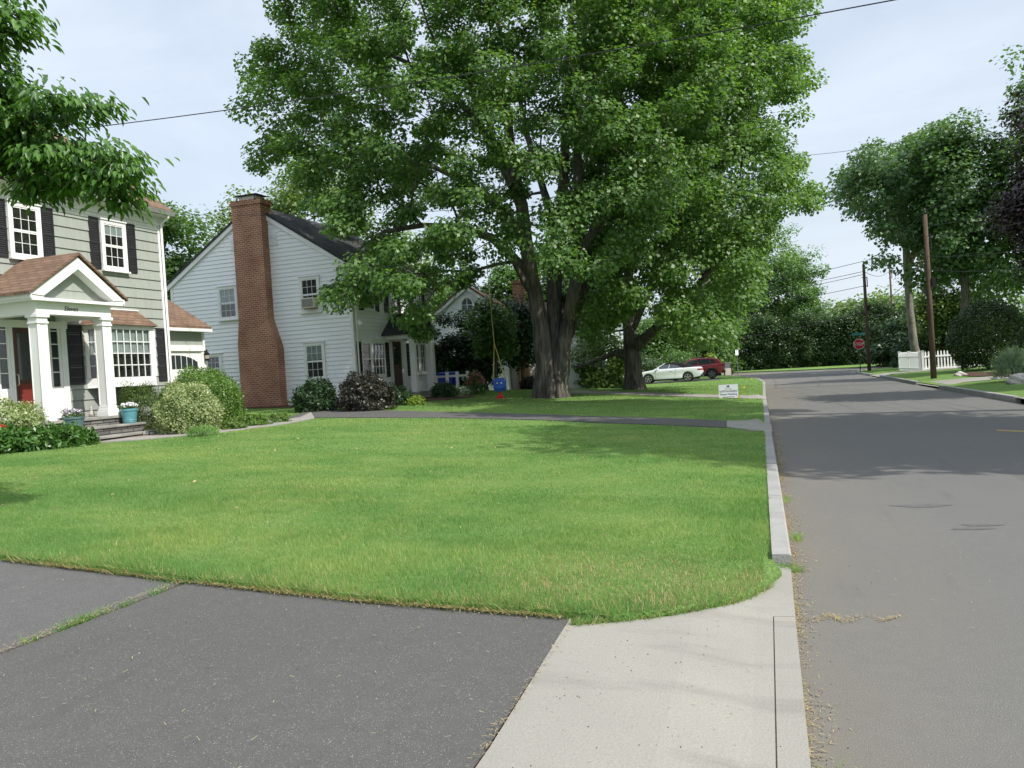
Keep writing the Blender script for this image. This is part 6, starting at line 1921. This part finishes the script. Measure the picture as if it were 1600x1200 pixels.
# right side
gs('fence_shrub', 'dry looking pale shrub inside the corner of the white picket fence', 1424, 580, 54, 17, 20, 1500, .12, 'bluegrass', low=-.5, W=.35, up=.5)
gs('ornamental_grass', 'blue green ornamental grass clump above the boulder at the right edge', 1590, 605, 28.5, 30, 44, 1500, .38, 'bluegrass', W=.045, up=1.3, low=-.1, rough=.1)
gs('dark_shrub', 'black green shrub mass at the foot of the pale trunk behind the fence', 1432, 572, 60, 36, 44, 3500, .16, 'dark_leaf', low=-.5)
RBED = GP((1490, 588), (1520, 590), (1560, 590), (1600, 592), (1640, 590), (1600, 582), (1540, 583), (1500, 584))
struct(drape('mulch_bed', RBED, .06, M['mulch'], .8))

# ------------------------------------------------------------------ light
az, el = math.radians(71), math.radians(47)
sd = Vector((math.sin(az) * math.cos(el), -math.cos(az) * math.cos(el), math.sin(el)))
L_ = bpy.data.lights.new('sun', 'SUN'); L_.energy = 3.8; L_.angle = math.radians(.55); L_.color = (1.0, .955, .88)
lo = bpy.data.objects.new('sun', L_); COL.objects.link(lo)
lo.rotation_euler = sd.to_track_quat('Z', 'Y').to_euler(); lo.location = (20, -20, 30)

wd = bpy.data.worlds.new('World'); SC.world = wd; wd.use_nodes = True
nt = wd.node_tree; bg = nt.nodes['Background']
sky = nn(nt, 'ShaderNodeTexSky', sky_type='NISHITA', sun_disc=False)
sky.sun_elevation = el; sky.sun_rotation = math.radians(109); sky.air_density = 1.2; sky.dust_density = 2.5
tc = nn(nt, 'ShaderNodeTexCoord'); mp = nn(nt, 'ShaderNodeMapping'); mp.inputs['Scale'].default_value = (1.0, 1.6, 3.2); mp.inputs['Rotation'].default_value = (0, .15, .5)
nt.links.new(tc.outputs['Generated'], mp.inputs[0])
nz = nn(nt, 'ShaderNodeTexNoise'); nz.inputs['Scale'].default_value = 2.6; nz.inputs['Detail'].default_value = 7; nz.inputs['Roughness'].default_value = .58; nz.inputs['Distortion'].default_value = .5
nt.links.new(mp.outputs[0], nz.inputs[0])
mr = nn(nt, 'ShaderNodeMapRange'); mr.inputs[1].default_value = .32; mr.inputs[2].default_value = .72; mr.inputs[3].default_value = .56; mr.inputs[4].default_value = .82
nt.links.new(nz.outputs[0], mr.inputs[0])
hz = nn(nt, 'ShaderNodeMix', data_type='RGBA'); hz.inputs[7].default_value = (6.5, 7.2, 8.2, 1)
nt.links.new(mr.outputs[0], hz.inputs[0]); nt.links.new(sky.outputs[0], hz.inputs[6])
sz = nn(nt, 'ShaderNodeSeparateXYZ'); nt.links.new(tc.outputs['Generated'], sz.inputs[0])
zr = nn(nt, 'ShaderNodeMapRange', interpolation_type='SMOOTHSTEP'); zr.inputs[1].default_value = .42; zr.inputs[2].default_value = .85; zr.inputs[3].default_value = 1.0; zr.inputs[4].default_value = 1.55
nt.links.new(sz.outputs[2], zr.inputs[0])
zm = nn(nt, 'ShaderNodeMix', data_type='RGBA', blend_type='MULTIPLY'); zm.inputs[0].default_value = 1
nt.links.new(hz.outputs[2], zm.inputs[6]); nt.links.new(zr.outputs[0], zm.inputs[7])
nt.links.new(zm.outputs[2], bg.inputs[0]); bg.inputs[1].default_value = .10

SC.view_settings.view_transform = 'Standard'; SC.view_settings.look = 'None'; SC.view_settings.gamma = 1
SC.view_settings.exposure = .5
try:
    SC.view_settings.use_curve_mapping = False
except Exception:
    pass
SC.cycles.max_bounces = 6; SC.cycles.transparent_max_bounces = 8; SC.cycles.diffuse_bounces = 3; SC.cycles.glossy_bounces = 2; SC.cycles.transmission_bounces = 4
setup_camera()
